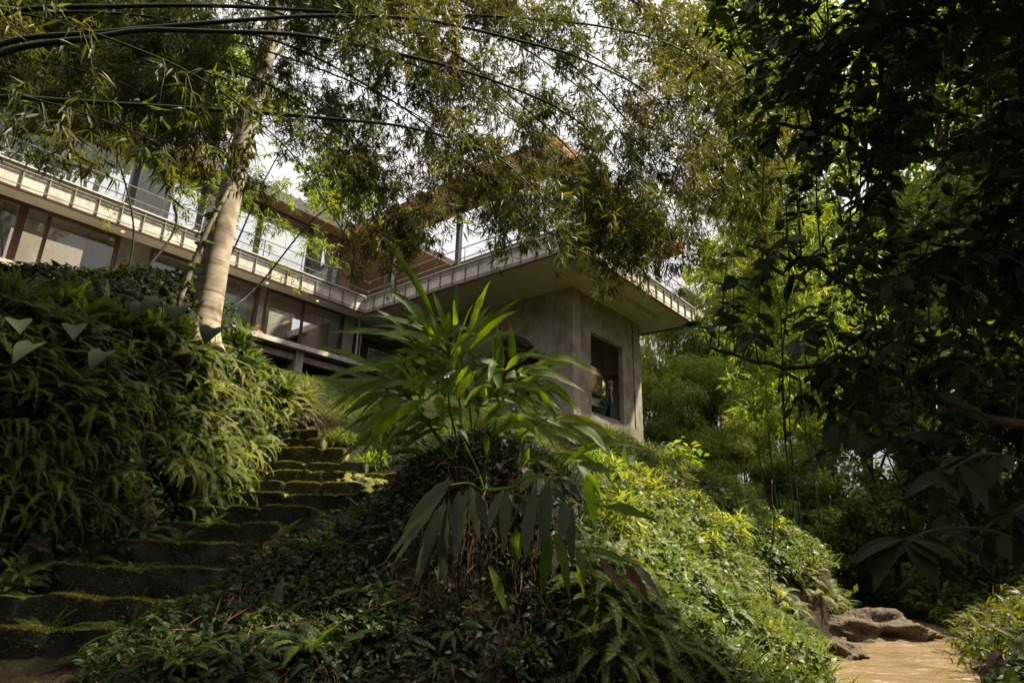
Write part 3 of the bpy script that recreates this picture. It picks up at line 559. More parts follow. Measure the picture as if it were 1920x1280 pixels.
# ------------------------------------------------------------------ the woman in the opening
M['skin'] = noise_mat('skin', [(.3, (.55, .34, .24)), (.7, (.64, .42, .31))], 9, 3, .5, .05)
M['hair'] = noise_mat('blonde_hair', [(.3, (.34, .22, .10)), (.7, (.55, .38, .19))], 20, 4, .5, .3, stretch=(1, 1, .2))
M['dress'] = noise_mat('dark_green_dress', [(.3, (.030, .048, .046)), (.7, (.062, .090, .082))], 6, 4, .6, .2, stretch=(3, 3, .3))
def skin_body():
    V, E, R = [], [], []
    def add(p, r, par=None):
        V.append(p); R.append(r if isinstance(r, tuple) else (r, r))
        if par is not None: E.append((par, len(V)-1))
        return len(V)-1
    pel = add((0, 0, .93), (.115, .15)); sp = add((.005, 0, 1.06), (.085, .11), pel); ch = add((.01, 0, 1.22), (.095, .135), sp); up = add((0, 0, 1.345), (.07, .12), ch)
    nk = add((.0, 0, 1.42), .046, up); n2 = add((.02, 0, 1.465), .045, nk); h1 = add((.035, 0, 1.52), (.080, .066), n2); h2 = add((.025, 0, 1.575), (.092, .074), h1); h3 = add((.015, 0, 1.625), (.058, .05), h2)
    ns = add((.118, 0, 1.522), .012, h1); add((.03, .072, 1.53), .014, h1); add((.03, -.072, 1.53), .014, h1)
    for s in (-1, 1):
        hp = add((0, s*.085, .87), .088, pel); kn = add((.02*s+.02, s*.08, .48), .052, hp); cf = add((.0+.02*s, s*.078, .33), .05, kn); an = add((-.02+.03*s, s*.075, .085), .034, cf); hl = add((-.0+.03*s, s*.075, .035), .034, an); add((.13+.03*s, s*.085, .02), .024, hl)
        sh = add((0, s*.165, 1.345), .05, up); ua = add((-.02, s*.19, 1.22), .04, sh); el = add((-.05 if s < 0 else .0, s*.205, 1.07), .034, ua); wr = add((-.02 if s < 0 else .06, s*.215, .84), .022, el)
        pm = add((-.01 if s < 0 else .07, s*.217, .79), (.034, .018), wr)
        for k, (dx, L) in enumerate(((-.026, .07), (-.009, .085), (.009, .082), (.026, .062))):
            a = add((V[pm][0]+dx, V[pm][1], V[pm][2]-.035), .0085, pm); c = add((V[pm][0]+dx*1.1+.006, V[pm][1]-s*.008, V[pm][2]-.03-L*.55), .0078, a); add((V[pm][0]+dx*1.1+.014, V[pm][1]-s*.018, V[pm][2]-.03-L), .0065, c)
        a = add((V[pm][0]+.035, V[pm][1]-s*.008, V[pm][2]+.012), .010, wr); add((V[pm][0]+.05, V[pm][1]-s*.014, V[pm][2]-.03), .0085, a)
    me = bpy.data.meshes.new('person'); me.from_pydata(V, E, []); o = bpy.data.objects.new('person', me); C.objects.link(o)
    md = o.modifiers.new('skin', 'SKIN'); md.use_smooth_shade = True
    for i, sv_ in enumerate(me.skin_vertices[0].data): sv_.radius = R[i]; sv_.use_root = (i == 0)
    o.modifiers.new('sub', 'SUBSURF').levels = 2; o.modifiers['sub'].render_levels = 2
    me.materials.append(M['skin']); return o
person = skin_body(); pp = Hw(6.22, 2.50, 6.86); person.location = pp.tolist(); person.rotation_euler.z = HR-.85
tag(person, 'woman in a long dark green strappy dress standing in the tower opening', 'person')
def dress_mesh(b):
    zs = np.array([1.285, 1.25, 1.18, 1.07, .96, .86, .7, .5, .3, .12, .015]); rx = np.array([.105, .122, .118, .098, .125, .15, .175, .21, .25, .29, .32]); ry = np.array([.145, .162, .152, .125, .165, .18, .19, .20, .215, .235, .25])
    n = 60; an = np.arange(n)*2*np.pi/n; V = []
    for k, z in enumerate(zs):
        fl = np.clip((.95-z)/.95, 0, 1); f = 1+fl*.11*np.sin(an*9+.6*np.sin(z*3))+fl*.05*np.sin(an*17+1)
        tail = fl**1.6*.42*np.clip(np.cos(an-np.pi), 0, 1)**2
        V += [(.005+(rx[k]*f[i]+tail[i])*math.cos(an[i]), ry[k]*f[i]*math.sin(an[i]), z+(.04*math.cos(an[i])**2 if k == 0 else 0)) for i in range(n)]
    F = []
    for k in range(len(zs)-1):
        for i in range(n):
            a = an[i] % (2*np.pi)
            if zs[k] < .80 and abs(a-4.05) < .10+.30*(.80-zs[k]): continue     # the slit
            j = (i+1) % n; F.append((k*n+i, (k+1)*n+i, (k+1)*n+j, k*n+j))
    b.add(V, np.array(F), .5)
b = MB(); dress_mesh(b); dr = b.build('dress', M['dress'], person)
b = MB()
for s in (-1, 1): b.tube([(.10, s*.085, 1.29), (.065, s*.10, 1.385), (-.02, s*.105, 1.40), (-.10, s*.09, 1.28)], .007, 5)
b.build('strap', M['dress'], dr)
b = MB(); th = np.linspace(0, np.pi, 14); ph = np.linspace(0, 2*np.pi, 24, endpoint=False)
V = []
for t in th:
    for p in ph:
        r = .096+.006*math.sin(p*7+t*3); x = math.cos(p)*math.sin(t); fr = 1 if x < .35 or math.cos(t) > .55 else .72
        V.append((.005+r*x*1.02*fr, r*.86*math.sin(p)*math.sin(t)*fr, 1.575+r*.98*math.cos(t)))
i, j = np.meshgrid(np.arange(13), np.arange(24), indexing='ij'); b.add(V, np.stack([i*24+j, (i+1)*24+j, (i+1)*24+(j+1) % 24, i*24+(j+1) % 24], -1).reshape(-1, 4), .5)
b.tube([(-.07, 0, 1.585), (-.10, 0, 1.57), (-.125, 0, 1.555), (-.135, 0, 1.54)], [.02, .042, .04, .01], 10)
b.build('hair', M['hair'], person)
# ------------------------------------------------------------------ ferns
def frond(b, L, arch, n, wid, az, lift, m=0, rnd=None, base=(0, 0, 0), twist=0.0):
    """one arching sword fern frond with paired leaflets"""
    t = np.linspace(0, 1, 14); ang = lift-arch*t**1.1
    d = np.stack([np.cos(ang), 0*t, np.sin(ang)], 1)*L/13; P = np.concatenate([[[0, 0, 0]], np.cumsum(d[:-1], 0)])
    P[:, 1] += twist*t**2*L
    ca, sa = math.cos(az), math.sin(az); Rz = np.array([[ca, -sa, 0], [sa, ca, 0], [0, 0, 1]])
    W = P@Rz.T+np.array(base); b.tube(W, np.linspace(.006, .0015, 14), 4, .75 if rnd is None else rnd, m, cap=False)
    tt = np.linspace(.08, .985, n); i = np.clip((tt*13).astype(int), 0, 12); f = (tt*13-i)[:, None]
    Q = W[i]*(1-f)+W[i+1]*f; T = unit(W[np.minimum(i+1, 13)]-W[i]); S = np.cross(T, [0, 0, 1.]); S = unit(S+1e-6); U = np.cross(S, T)
    prof = np.where(tt < .25, .55+.45*tt/.25, np.clip(1-(tt-.25)/.78, .06, 1)**.75)*wid
    rr = (rng.random() if rnd is None else rnd)+rng.normal(0, .06, n)
    for s in (-1, 1):
        Dr = unit(S*s+T*.3-U*rng.uniform(.0, .22, (n, 1))); b.scatter(PIN, Q, Dr, U+.15*rng.normal(size=(n, 3)), np.stack([prof, np.full(n, wid*.15)], 1), np.clip(rr, 0, 1), m)
PIN = diamond(1, 1, .2, .28)
def fern_mesh(nf, L, arch, lift0, droop=0.0, wid=.075, fan=(0, 2*np.pi)):
    b = MB()
    for k in range(nf):
        az = fan[0]+(fan[1]-fan[0])*(k+rng.uniform(.2, .8))/nf; l = L*rng.uniform(.6, 1.1)
        frond(b, l, arch*rng.uniform(.7, 1.25), int(30*l/.6)+6, 1.3*wid*rng.uniform(.8, 1.2), az, lift0+rng.normal(0, .18)-droop-(.5 if (dry := rng.random() < .10) else 0), rnd=1.0 if dry else None, twist=rng.normal(0, .12), base=(.03*math.cos(az), .03*math.sin(az), 0))
    return b
FERN = [fern_mesh(13, .72, 1.7, 1.15).mesh('fern_fronds', M['fern']) for _ in range(3)]+[fern_mesh(9, .62, 1.5, .95).mesh('fern_fronds', M['fern']) for _ in range(2)]
FERNUP = [fern_mesh(11, .75, .9, 1.35).mesh('upright_fern_fronds', M['fern']) for _ in range(2)]
FERNY = [fern_mesh(14, .85, 2.0, 1.0).mesh('sunlit_fern_fronds', M['fern_sunlit']) for _ in range(3)]
HANG = [fern_mesh(nf, L_, 2.5, .55, wid=wd, fan=(-2.6, -.5)).mesh('hanging_fern_fronds', M['fern']) for nf, L_, wd in ((8, .95, .055), (5, 1.2, .045), (10, .7, .06), (4, 1.0, .075), (7, .8, .04))]
FERND = [fern_mesh(11, .68, 1.7, 1.0).mesh('shaded_fern_fronds', M['dark_leaf']) for _ in range(3)]  # dark leaf colour puts the deep shade into these ferns
def put(name, me, p, s, rz, label, cat, group=None, tilt=None):
    o = bpy.data.objects.new(name, me); C.objects.link(o); o.location = [float(a) for a in p]; o.scale = (s, s, s)
    if tilt is not None:
        q = Vector((0, 0, 1)).rotation_difference(Vector((0, 0, 1)).lerp(Vector(tilt.tolist()), .55)); o.rotation_mode = 'QUATERNION'; o.rotation_quaternion = q @ Matrix.Rotation(rz, 3, 'Z').to_quaternion()
    else: o.rotation_euler = (0, 0, rz)
    return tag(o, label, cat, group)
def ground_at(pxr, pyr, n, ok=None, tries=40):
    """n places where sight lines from the area meet the ground"""
    out = []; k = 0
    while len(out) < n and k < n*tries:
        k += 1; px = rng.uniform(*pxr); py = rng.uniform(*pyr)
        if ok is not None and not ok(px, py): continue
        p = hit(px, py)
        if p is None: continue
        if abs(p[0]-np.interp(p[1], SD, SX)) < np.interp(p[1], SD, SHW)*.92 and p[1] < SD[-1]+.4: continue
        if p[2] < .05: continue
        z, nr_ = interp_h(p[:1], p[1:2]); out.append((np.array([p[0], p[1], z[0]]), nr_[0], px, py))
    return out
def crest(px): return np.interp(px, [-80, 0, 100, 230, 380, 470, 560, 600], [575, 582, 592, 612, 640, 665, 728, 772])
# the mound left of the stairs
for p, n_, px, py in ground_at((-60, 300), (540, 800), 46, lambda x, y: y > crest(x)+5):
    put('sword_fern', FERN[rng.integers(5)], p, rng.uniform(.75, 1.15), rng.uniform(0, 6.3), 'green sword fern high on the mound below the long windows', 'fern', 'sword ferns high on the left mound', n_)
for p, n_, px, py in ground_at((-60, 600), (540, 760), 30, lambda x, y: abs(y-crest(x)-10) < 26):
    put('sword_fern', FERNUP[rng.integers(2)], p, rng.uniform(.6, .95), rng.uniform(0, 6.3), 'upright sword fern on the crest of the mound against the villa', 'fern', 'upright ferns along the mound crest', n_)
for p, n_, px, py in ground_at((300, 600), (640, 900), 60, lambda x, y: y > crest(x)+10):
    put('sword_fern', FERNY[rng.integers(3)], p, rng.uniform(.7, 1.05), rng.uniform(0, 6.3), 'sunlit yellow-green sword fern hanging over the upper stone steps', 'fern', 'yellow-green ferns beside the upper steps', n_)
for p, n_, px, py in ground_at((-60, 470), (720, 1010), 75, lambda x, y: y > crest(x)+60):
    put('hanging_fern', HANG[rng.integers(5)], p+n_*.05, rng.uniform(.5, 1.15), math.atan2(n_[1], n_[0])+math.pi/2+rng.normal(0, .5), 'long trailing fern hanging down the shaded face left of the steps', 'fern', 'trailing ferns on the shaded bank')
for p, n_, px, py in ground_at((-60, 300), (880, 1150), 22):
    put('sword_fern', FERN[rng.integers(5)], p, rng.uniform(.5, .85), rng.uniform(0, 6.3), 'small dark fern at the shaded foot of the mound beside the lowest steps', 'fern', 'small dark ferns at the mound foot', n_)
for px, py, k in ((350, 640, 0), (385, 655, 1), (420, 655, 0), (330, 655, 1), (450, 660, 0), (370, 680, 1), (410, 690, 0)):
    p = hit(px, py)
    if p is not None: put('sword_fern', FERNUP[k], p, .75, rng.uniform(0, 6.3), 'upright fern crowded round the foot of the pale trunk', 'fern', 'ferns round the foot of the pale trunk')
# ferns in front of and right of the steps
for px, py, s in ((560, 930, .55), (600, 965, .6), (530, 1010, .75), (640, 1000, .6), (520, 1100, .75), (565, 1120, .7), (430, 1150, .7), (330, 1160, .6), (250, 1210, .95), (180, 1240, .8), (500, 1200, .9), (575, 1230, .8), (420, 1240, .8), (330, 1260, .8), (660, 1120, .5), (1240, 1110, .6), (1200, 1180, .5), (90, 1200, .6), (380, 1190, .6)):
    p = hit(px, py)
    if p is not None: put('sword_fern', (FERND+FERN)[rng.integers(5)], p, s, rng.uniform(0, 6.3), 'single small fern on the dark earth bank right of the lower steps', 'fern', 'small ferns on the cut bank', interp_h(p[:1], p[1:2])[1][0])
for p, n_, px, py in ground_at((300, 1150), (1060, 1275), 34):
    put('sword_fern', FERND[rng.integers(3)], p, rng.uniform(.4, .8), rng.uniform(0, 6.3), 'fern darkened for the deep shade along the bottom of the cut bank', 'fern', 'ferns darkened for deep shade along the bottom of the cut bank', n_)
for px, py in ((120, 1130), (250, 1090), (130, 1200), (380, 1060), (480, 1010), (520, 975), (600, 945), (690, 925), (430, 960), (400, 985), (335, 1020), (215, 1070)):
    p = hit(px, py)
    if p is not None: put('sword_fern', FERN[rng.integers(5)], p, rng.uniform(.3, .5), rng.uniform(0, 6.3), 'small fern crowding the edge of a stone step', 'fern', 'small ferns edging the stone steps', n_)
# sunlit ferns on the slope above the stream
for p, n_, px, py in ground_at((1100, 1600), (880, 1240), 130):
    put('sword_fern', (FERNY+FERN)[rng.integers(8)], p, rng.uniform(.6, 1.35), rng.uniform(0, 6.3), 'pale sunlit fern among the creepers on the slope above the stream', 'fern', 'sunlit ferns on the stream slope', n_)

# ------------------------------------------------------------------ ground cover
def cover(name, T, n, boxes, sc_, m, label, lift=(.02, .16), cond=None, up=.6, kind='stuff', cat='ground cover'):
    b = MB()
    for (x0, x1, y0, y1), share in boxes:
        k = int(n*share); x = rng.uniform(x0, x1, k); y = rng.uniform(y0, y1, k); z, nn = interp_h(x, y); P = np.stack([x, y, z], 1)
        keep = z > .03
        ins = (np.abs(x-np.interp(y, SD, SX)) < np.interp(y, SD, SHW)) & (y < SD[-1]+.3); keep &= ~ins
        if cond is not None: keep &= cond(P, nn)
        P, nn = P[keep], nn[keep]; q = len(P)
        hl = .35+.65*np.clip(.5+.6*np.sin(P[:, 0]*2.3+1.1*np.sin(P[:, 1]*1.7))*np.sin(P[:, 1]*2.1+P[:, 0]*.6), 0, 1)
        P = P+nn*(lift[0]+(lift[1]-lift[0])*(hl*rng.random(q)**.5)[:, None])
        D = unit(rvec(q, .5)+nn*.25-np.array([0, 0, .25])); b.scatter(T, P, D, unit(nn*up+np.array([0, 0, .5])+.45*rng.normal(size=(q, 3))), rng.uniform(sc_[0], sc_[1], q))
    o = b.build(name, M[m]); return tag(o, label, cat, None, kind)
H1 = heart(1, .85, .3)
def clump(P, s=1.2, t=.45):
    return (np.sin(P[:, 0]*2.1*s+1)*np.sin(P[:, 1]*1.9*s)+.6*np.sin(P[:, 0]*5.3*s+P[:, 1]*3.7*s)) > -t*2+rng.normal(0, .5, len(P))
def earth_zone(P):
    px, py, _ = proj(P); return (px > 1425) & (py > 1085) & (P[:, 1] > 14.5)
slope = lambda P, nn: (P[:, 0] > np.interp(P[:, 1], [6.5, 8.5, 12, 20, 26], [.6, 1.2, 1.6, 2.2, 3.2])) & (river_d(P[:, 0], P[:, 1]) > .35) & ~earth_zone(P)
cover('creeper_leaves', H1, 95000, [((.4, 6, 7.2, 13), .45), ((1.5, 10, 13, 21), .40), ((2.5, 11, 20, 27), .15)], (.035, .10), 'creeper', 'bright creeper leaves covering the sunlit slope above the stream', (.02, .55), lambda P, n_: slope(P, n_) & clump(P, 1.2, .2))
cover('creeper_leaves', H1, 2600, [((.4, 6, 7.2, 13), .5), ((1.5, 10, 13, 21), .5)], (.11, .17), 'creeper', 'larger heart-shaped creeper leaves standing out of the sunlit slope', (.15, .6), lambda P, n_: slope(P, n_))
BLg = blade(1, .045, 4, 1.5, .2, .3)
def tufts(name, n, boxes, L, m, label, cond=None, spread=.8, kind='stuff'):
    b = MB()
    for (x0, x1, y0, y1), share in boxes:
        k = int(n*share/7); x = rng.uniform(x0, x1, k); y = rng.uniform(y0, y1, k); z, nn = interp_h(x, y); P = np.stack([x, y, z], 1); keep = z > .05
        keep &= ~((np.abs(x-np.interp(y, SD, SX)) < np.interp(y, SD, SHW)) & (y < SD[-1]+.3))
        if cond is not None: keep &= cond(P, nn)
        P = np.repeat(P[keep], 7, 0); q = len(P); P = P+rng.normal(0, .03, (q, 3))*np.array([1, 1, .2])
        D = unit(np.array([0, 0, 1.])+rng.normal(0, spread, (q, 3))*np.array([1, 1, .3])); b.scatter(BLg, P, D, unit(rvec(q, .2)*np.array([1, 1, 0])+np.array([0, 0, .3])), rng.uniform(L[0], L[1], q))
    return tag(b.build(name, M[m]), label, 'grass', None, kind)
tufts('grass', 80000, [((.4, 6, 7.2, 13), .25), ((1.5, 11, 13, 21), .45), ((2.5, 12, 20, 27), .3)], (.3, .75), 'grass', 'pale tufts of long grass on the sunlit slope above the stream', lambda P, n_: slope(P, n_) & clump(P[:, [1, 0, 2]], 1.0, .1))
tufts('grass', 110000, [((-8, 1.5, 14.6, 22), .85), ((-6, 3, 22, 26), .15)], (.09, .22), 'grass', 'short bright lawn grass between the top of the steps and the villa', lambda P, n_: P[:, 0] > np.interp(P[:, 1], [14, 20], [-5.6, -8.5]), 1.0)
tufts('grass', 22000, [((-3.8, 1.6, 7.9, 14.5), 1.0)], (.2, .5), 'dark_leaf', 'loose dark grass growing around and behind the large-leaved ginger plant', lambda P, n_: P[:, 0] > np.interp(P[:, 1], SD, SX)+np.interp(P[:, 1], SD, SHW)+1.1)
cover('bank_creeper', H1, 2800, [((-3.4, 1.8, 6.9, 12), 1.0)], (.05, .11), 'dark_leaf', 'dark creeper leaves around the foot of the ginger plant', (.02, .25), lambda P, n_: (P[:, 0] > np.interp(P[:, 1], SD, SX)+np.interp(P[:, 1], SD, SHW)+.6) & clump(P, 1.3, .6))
SHR = []
for mt, tpl, L_ in (('creeper', heart(1, .8, .3), (.06, .13)), ('fern_sunlit', blade(1, .22, 3, .9, .2, .35), (.12, .26)), ('bamboo_sunny', blade(1, .10, 4, 1.3, .2, .35), (.25, .5))):
    for _ in range(2):
        b = MB(); q = 900; c = rvec(14)*rng.uniform(.1, .45, (14, 1)); c[:, 2] = abs(c[:, 2]); kk = rng.integers(0, 14, q); o_ = rvec(q)*rng.random((q, 1))**.4*.2; P = c[kk]+o_; P[:, 2] = np.maximum(P[:, 2], .02)
        b.scatter(tpl, P, unit(P+rvec(q)*.5-np.array([0, 0, .15])), unit(rng.normal(size=(q, 3))*.5+np.array([0, 0, 1.])+.5*o_/.2), rng.uniform(*L_, q)); SHR.append(b.mesh('slope_shrub', M[mt]))
for p, n_, px, py in ground_at((1090, 1620), (880, 1260), 70, lambda x, y: slope(at(x, y, 14)[None], None)[0] or True):
    if not slope(p[None], None)[0]: continue
    put('slope_shrub', SHR[rng.integers(6) if py < 1060 else rng.integers(3)], p, rng.uniform(.5, 1.4) if py < 1060 else rng.uniform(.4, .8), rng.uniform(0, 6.3), 'low bushy plant standing out of the creepers on the sunlit slope above the stream', 'shrub', 'low bushes on the stream slope')
for px, py, s_, k in ((1010, 890, .6, 1), (700, 880, .6, 5), (640, 830, .5, 5), (600, 1050, .5, 4), (480, 1190, .55, 0), (720, 1180, .5, 0), (1120, 1160, .6, 4), (1180, 1230, .6, 0), (980, 1250, .5, 0), (640, 1240, .55, 0), (230, 1180, .5, 0)):
    p = hit(px, py)
    if p is not None: put('slope_shrub', SHR[k], p, s_, rng.uniform(0, 6.3), 'small leafy bush on the shaded cut bank', 'shrub', 'small bushes on the cut bank')
# shaded undergrowth on the mound and cut bank
mound = lambda P, nn: (P[:, 0] < np.interp(P[:, 1], SD, SX)-np.interp(P[:, 1], SD, SHW)*.9)
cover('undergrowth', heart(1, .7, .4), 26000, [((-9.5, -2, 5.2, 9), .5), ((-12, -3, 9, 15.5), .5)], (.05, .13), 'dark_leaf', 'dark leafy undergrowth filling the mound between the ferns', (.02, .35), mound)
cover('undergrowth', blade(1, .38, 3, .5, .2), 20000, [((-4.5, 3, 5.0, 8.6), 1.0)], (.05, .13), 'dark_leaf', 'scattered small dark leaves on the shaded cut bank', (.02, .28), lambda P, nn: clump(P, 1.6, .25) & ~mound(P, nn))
# dead bamboo leaves and sticks caught on the cut bank
b = MB(); k = 6500; x = rng.uniform(-3.6, 3.2, k); y = rng.uniform(5.4, 9.2, k); z, nn = interp_h(x, y); P = np.stack([x, y, z], 1)+nn*rng.uniform(.02, .2, (k, 1))
kp = (z > .3) & ~((np.abs(x-np.interp(y, SD, SX)) < np.interp(y, SD, SHW))); P, nn = P[kp], nn[kp]
b.scatter(diamond(1, .05, .3, .4), P, unit(rvec(len(P), .6)-np.array([0, 0, .7])), nn, rng.uniform(.08, .30, len(P)))
tag(b.build('litter', M['dry_leaf']), 'straw-coloured dead leaves and sticks caught on the dark bank', 'leaf litter', None, 'stuff')
b = MB()
for _ in range(150):
    px = rng.normal(960, 110); p = hit(px, rng.uniform(900, 1050))
    if p is None or p[1] > 9: continue
    L = rng.uniform(.4, 1.5); n_ = 8; t = np.linspace(0, 1, n_)
    q = p+np.array([0, -.04, .08])+np.stack([np.cumsum(rng.normal(0, .02, n_)), -.10*np.sin(t*3)-.14*t+rng.normal(0, .006, n_), -L*t], 1); zz = interp_h(q[:, 0], q[:, 1])[0]; b.tube(q, rng.uniform(.003, .010), 4)
tag(b.build('roots', noise_mat('brown_roots', [(.3, (.03, .018, .010)), (.7, (.085, .048, .026))], 9, 4, .9, .3)), 'brown hanging roots and dead stems down the bank under the ginger', 'roots', None, 'stuff')
# taro with large dull leaves
taro = empty('taro_plant', hit(60, 640)); tag(taro, 'clump of large dull heart-shaped leaves among the ferns on the mound', 'plant')
for px, py, D, L in ((35, 600, 6.7, .26), (62, 645, 6.5, .30), (140, 610, 7.0, .27), (195, 660, 6.8, .28), (300, 560, 9.0, .45), (330, 575, 9.0, .4), (270, 570, 9.4, .4), (400, 615, 10.4, .45)):
    p = at(px, py, D)-np.array(taro.location); b = MB(); dr_ = unit(np.array([rng.normal(0, .5), -.75, -.55]))
    b.scatter(heart(1, .9, .35), p[None], dr_[None], unit(np.array([[.1*rng.normal(), -.5, 1.0]])), L, np.array([.6+.2*rng.random()]))
    o = b.build('leaf', M['taro'] if px < 220 else M['dark_leaf'], taro); bs = hit(px, py+60); e_ = (bs if bs is not None else at(px, py+60, D+.3))-np.array(taro.location); s_ = MB()
    s_.tube(spline([p, p*.6+e_*.4+np.array([0, .05, .08]), e_], 8), .008, 5, .3); s_.build('stalk', M['dark_leaf'], o)

# ------------------------------------------------------------------ the large ginger in the middle
ging = empty('ginger_plant', hit(880, 866) if hit(880, 866) is not None else at(880, 862, 7.2)); GP = np.array(ging.location)
tag(ging, 'large-leaved ginger plant with arching stems at the centre of the bank', 'plant')
GL = [blade(1, .235, 9, dr_, .22, .42, .05, .8) for dr_ in (.5, .9, 1.3)]
GD = [blade(1, .24, 9, dr_, .26, .40, .07, .8) for dr_ in (.35, .7)]
def ginger_stem(path, D0, D1, nl, L, t0, m='ginger', hang=0.0, side=1.0, up=0.0):
    Pp = [at(px, py, D0+(D1-D0)*i/(len(path)-1)) for i, (px, py) in enumerate(path)]; S = spline(Pp, 40)-GP
    b = MB(); b.tube(S, np.linspace(.016, .006, 40), 6, .4); st = b.build('stem', M['ginger'], ging)
    f = MB(); T = unit(np.gradient(S, axis=0)); L = L*1.25; nl = int(nl*1.25)
    tt = np.linspace(t0, .99, nl); ii = (tt*39).astype(int)
    sd = unit(np.cross(T, np.array([.25, -1, .15])))
    for k, i in enumerate(ii):
        s = 1 if k % 2 else -1; end = (k-nl*.55)/(nl*.45)
        d = unit(T[i]*(.75+.6*max(end, 0))+sd[i]*s*side*rng.uniform(.7, 1.0)*(1-.55*max(end, 0))+np.array([0, -.15, up-hang])+rng.normal(0, .14, 3))
        nrm = unit(np.array([rng.normal(0, .25), -.45+rng.normal(0, .3), .9])+(-T[i]*.3 if hang else 0))
        tpl = (GD if hang > .5 else GL)[rng.integers(2 if hang > .5 else 3)]
        l = L*rng.uniform(.75, 1.15)*(1-.25*max(end, 0)); f.scatter(tpl, S[i][None], d[None], nrm[None], np.array([[l, l*rng.uniform(.9, 1.2)]]))
    f.build('leaves', M[m], st); return st
STRIP_R = [0]
def strip(P0, P1, w_, lift, roll, n=14, wav=.05, sag=0.0):
    """one long wavy-edged leaf from its base to its tip"""
    t = np.linspace(0, 1, n+1)[:, None]; L = np.linalg.norm(P1-P0); C0 = P0+(P1-P0)*t+np.array([0, 0, 1.])*lift*L*4*t*(1-t)*(1-.35*t)
    T = unit(np.gradient(C0, axis=0)); up = unit(np.array([math.sin(roll)*.8, -.95, .5])); X = unit(np.cross(T, up)); Zn = np.cross(X, T); t = t[:, 0]
    a = w_/2*np.where(t < .36, np.sin(t/.36*np.pi/2)**.85, np.maximum(np.cos((t-.36)/.64*np.pi/2), 0)**1.05); a[0] = .006; a[-1] = .002; ph = rng.uniform(0, 6)
    e = lambda s: a*(1+.10*np.sin(t*26+ph*s))
    l = C0-X*e(1)[:, None]+Zn*(.22*a+wav*w_*np.sin(t*15+ph))[:, None]; r = C0+X*e(2)[:, None]+Zn*(.22*a-wav*w_*np.sin(t*13+ph))[:, None]
    m = n+1; i = np.arange(n); STRIP_R[0] = np.tile(np.where(i >= n-1-rng.integers(0, 3), 1.9, rng.random()) if rng.random() < .14 else np.full(n, rng.random()), 2); return np.concatenate([l, C0, r]), [np.concatenate([np.stack([i, m+i, m+i+1, i+1], 1), np.stack([m+i, 2*m+i, 2*m+i+1, m+i+1], 1)])]
def px_leaves(L, ox, oy, k, D, w_, m, lift, dz=.35):
    for q in L:
        bx, by, tx, ty = q[:4]; d = D+rng.normal(0, .22); P0 = at(ox+bx/k, oy+by/k, d); P1 = at(ox+tx/k, oy+ty/k, d-rng.uniform(-.15, dz))
        b = MB(); V, F = strip(P0-GP, P1-GP, w_*rng.uniform(.85, 1.15), lift*rng.uniform(.5, 1.3), rng.normal(0, .7)); b.add(V, F, STRIP_R[0]); b.build('leaf', M[q[4] if len(q) > 4 else m], ging)
UP = [(905, 340, 885, 60), (935, 375, 1120, 125), (965, 390, 1230, 245), (810, 330, 595, 145), (840, 320, 700, 140), (860, 330, 735, 175), (780, 320, 470, 255), (765, 345, 565, 265), (755, 352, 562, 297), (800, 300, 765, 195), (840, 400, 515, 390), (540, 385, 648, 640), (820, 450, 640, 500), (830, 530, 640, 590), (1150, 560, 1160, 290), (1140, 440, 1015, 425), (1180, 470, 1420, 395), (1400, 410, 1735, 510), (1300, 490, 1660, 612), (1180, 570, 1430, 618), (1200, 560, 1505, 705), (1150, 575, 1375, 692), (1300, 700, 1515, 742), (1470, 742, 1825, 870), (1530, 765, 1770, 942), (945, 600, 1035, 745), (900, 640, 1035, 470), (480, 475, 130, 530), (560, 560, 170, 685), (600, 590, 230, 745), (640, 640, 235, 835), (630, 655, 350, 745), (640, 680, 390, 905), (560, 785, 492, 925, 'ginger_grey'), (450, 670, 425, 965), (820, 790, 500, 770), (790, 620, 820, 765), (720, 480, 690, 650), (770, 460, 600, 400), (1070, 640, 1120, 380), (1080, 470, 1105, 700), (1280, 750, 1475, 930), (1390, 800, 1690, 945), (1480, 985, 1750, 1030), (1280, 930, 1235, 1110), (1350, 830, 1250, 1010), (1590, 1000, 1690, 1255), (850, 560, 700, 460), (870, 480, 930, 330), (880, 520, 800, 360), (1000, 560, 1190, 460), (700, 620, 540, 520), (720, 700, 560, 640), (960, 680, 1130, 620), (1060, 760, 1290, 660), (900, 740, 760, 640), (1340, 720, 1560, 830), (1100, 840, 1330, 790), (700, 760, 520, 860), (1180, 760, 1390, 870), (830, 330, 860, 130), (870, 380, 1010, 260), (640, 560, 420, 470), (1250, 480, 1480, 480)]
px_leaves(UP, 560, 540, 3.048, 6.95, .10, 'ginger', .16)
fb = MB()
for q in UP+UP+UP[:40]:
    d = 7.15+rng.normal(0, .3); j = rng.normal(0, 62, 2); g_ = rng.uniform(.75, 1.05); P0 = at(560+(q[0]+j[0])/3.048, 540+(q[1]+j[1])/3.048, d); P1 = at(560+(q[0]+j[0]+(q[2]-q[0])*g_+rng.normal(0, 95))/3.048, 540+(q[1]+j[1]+(q[3]-q[1])*g_+rng.normal(0, 95))/3.048, d-rng.uniform(-.3, .4))
    tx, ty, _ = proj(P1)
    if tx[0] > 1088 and ty[0] < 830: continue
    V, F = strip(P0-GP, P1-GP, .088*rng.uniform(.8, 1.15), .16*rng.uniform(.5, 1.4), rng.normal(0, .8)); fb.add(V, F, STRIP_R[0])
tag(fb.build('foliage', M['ginger'], ging), kind='stuff')
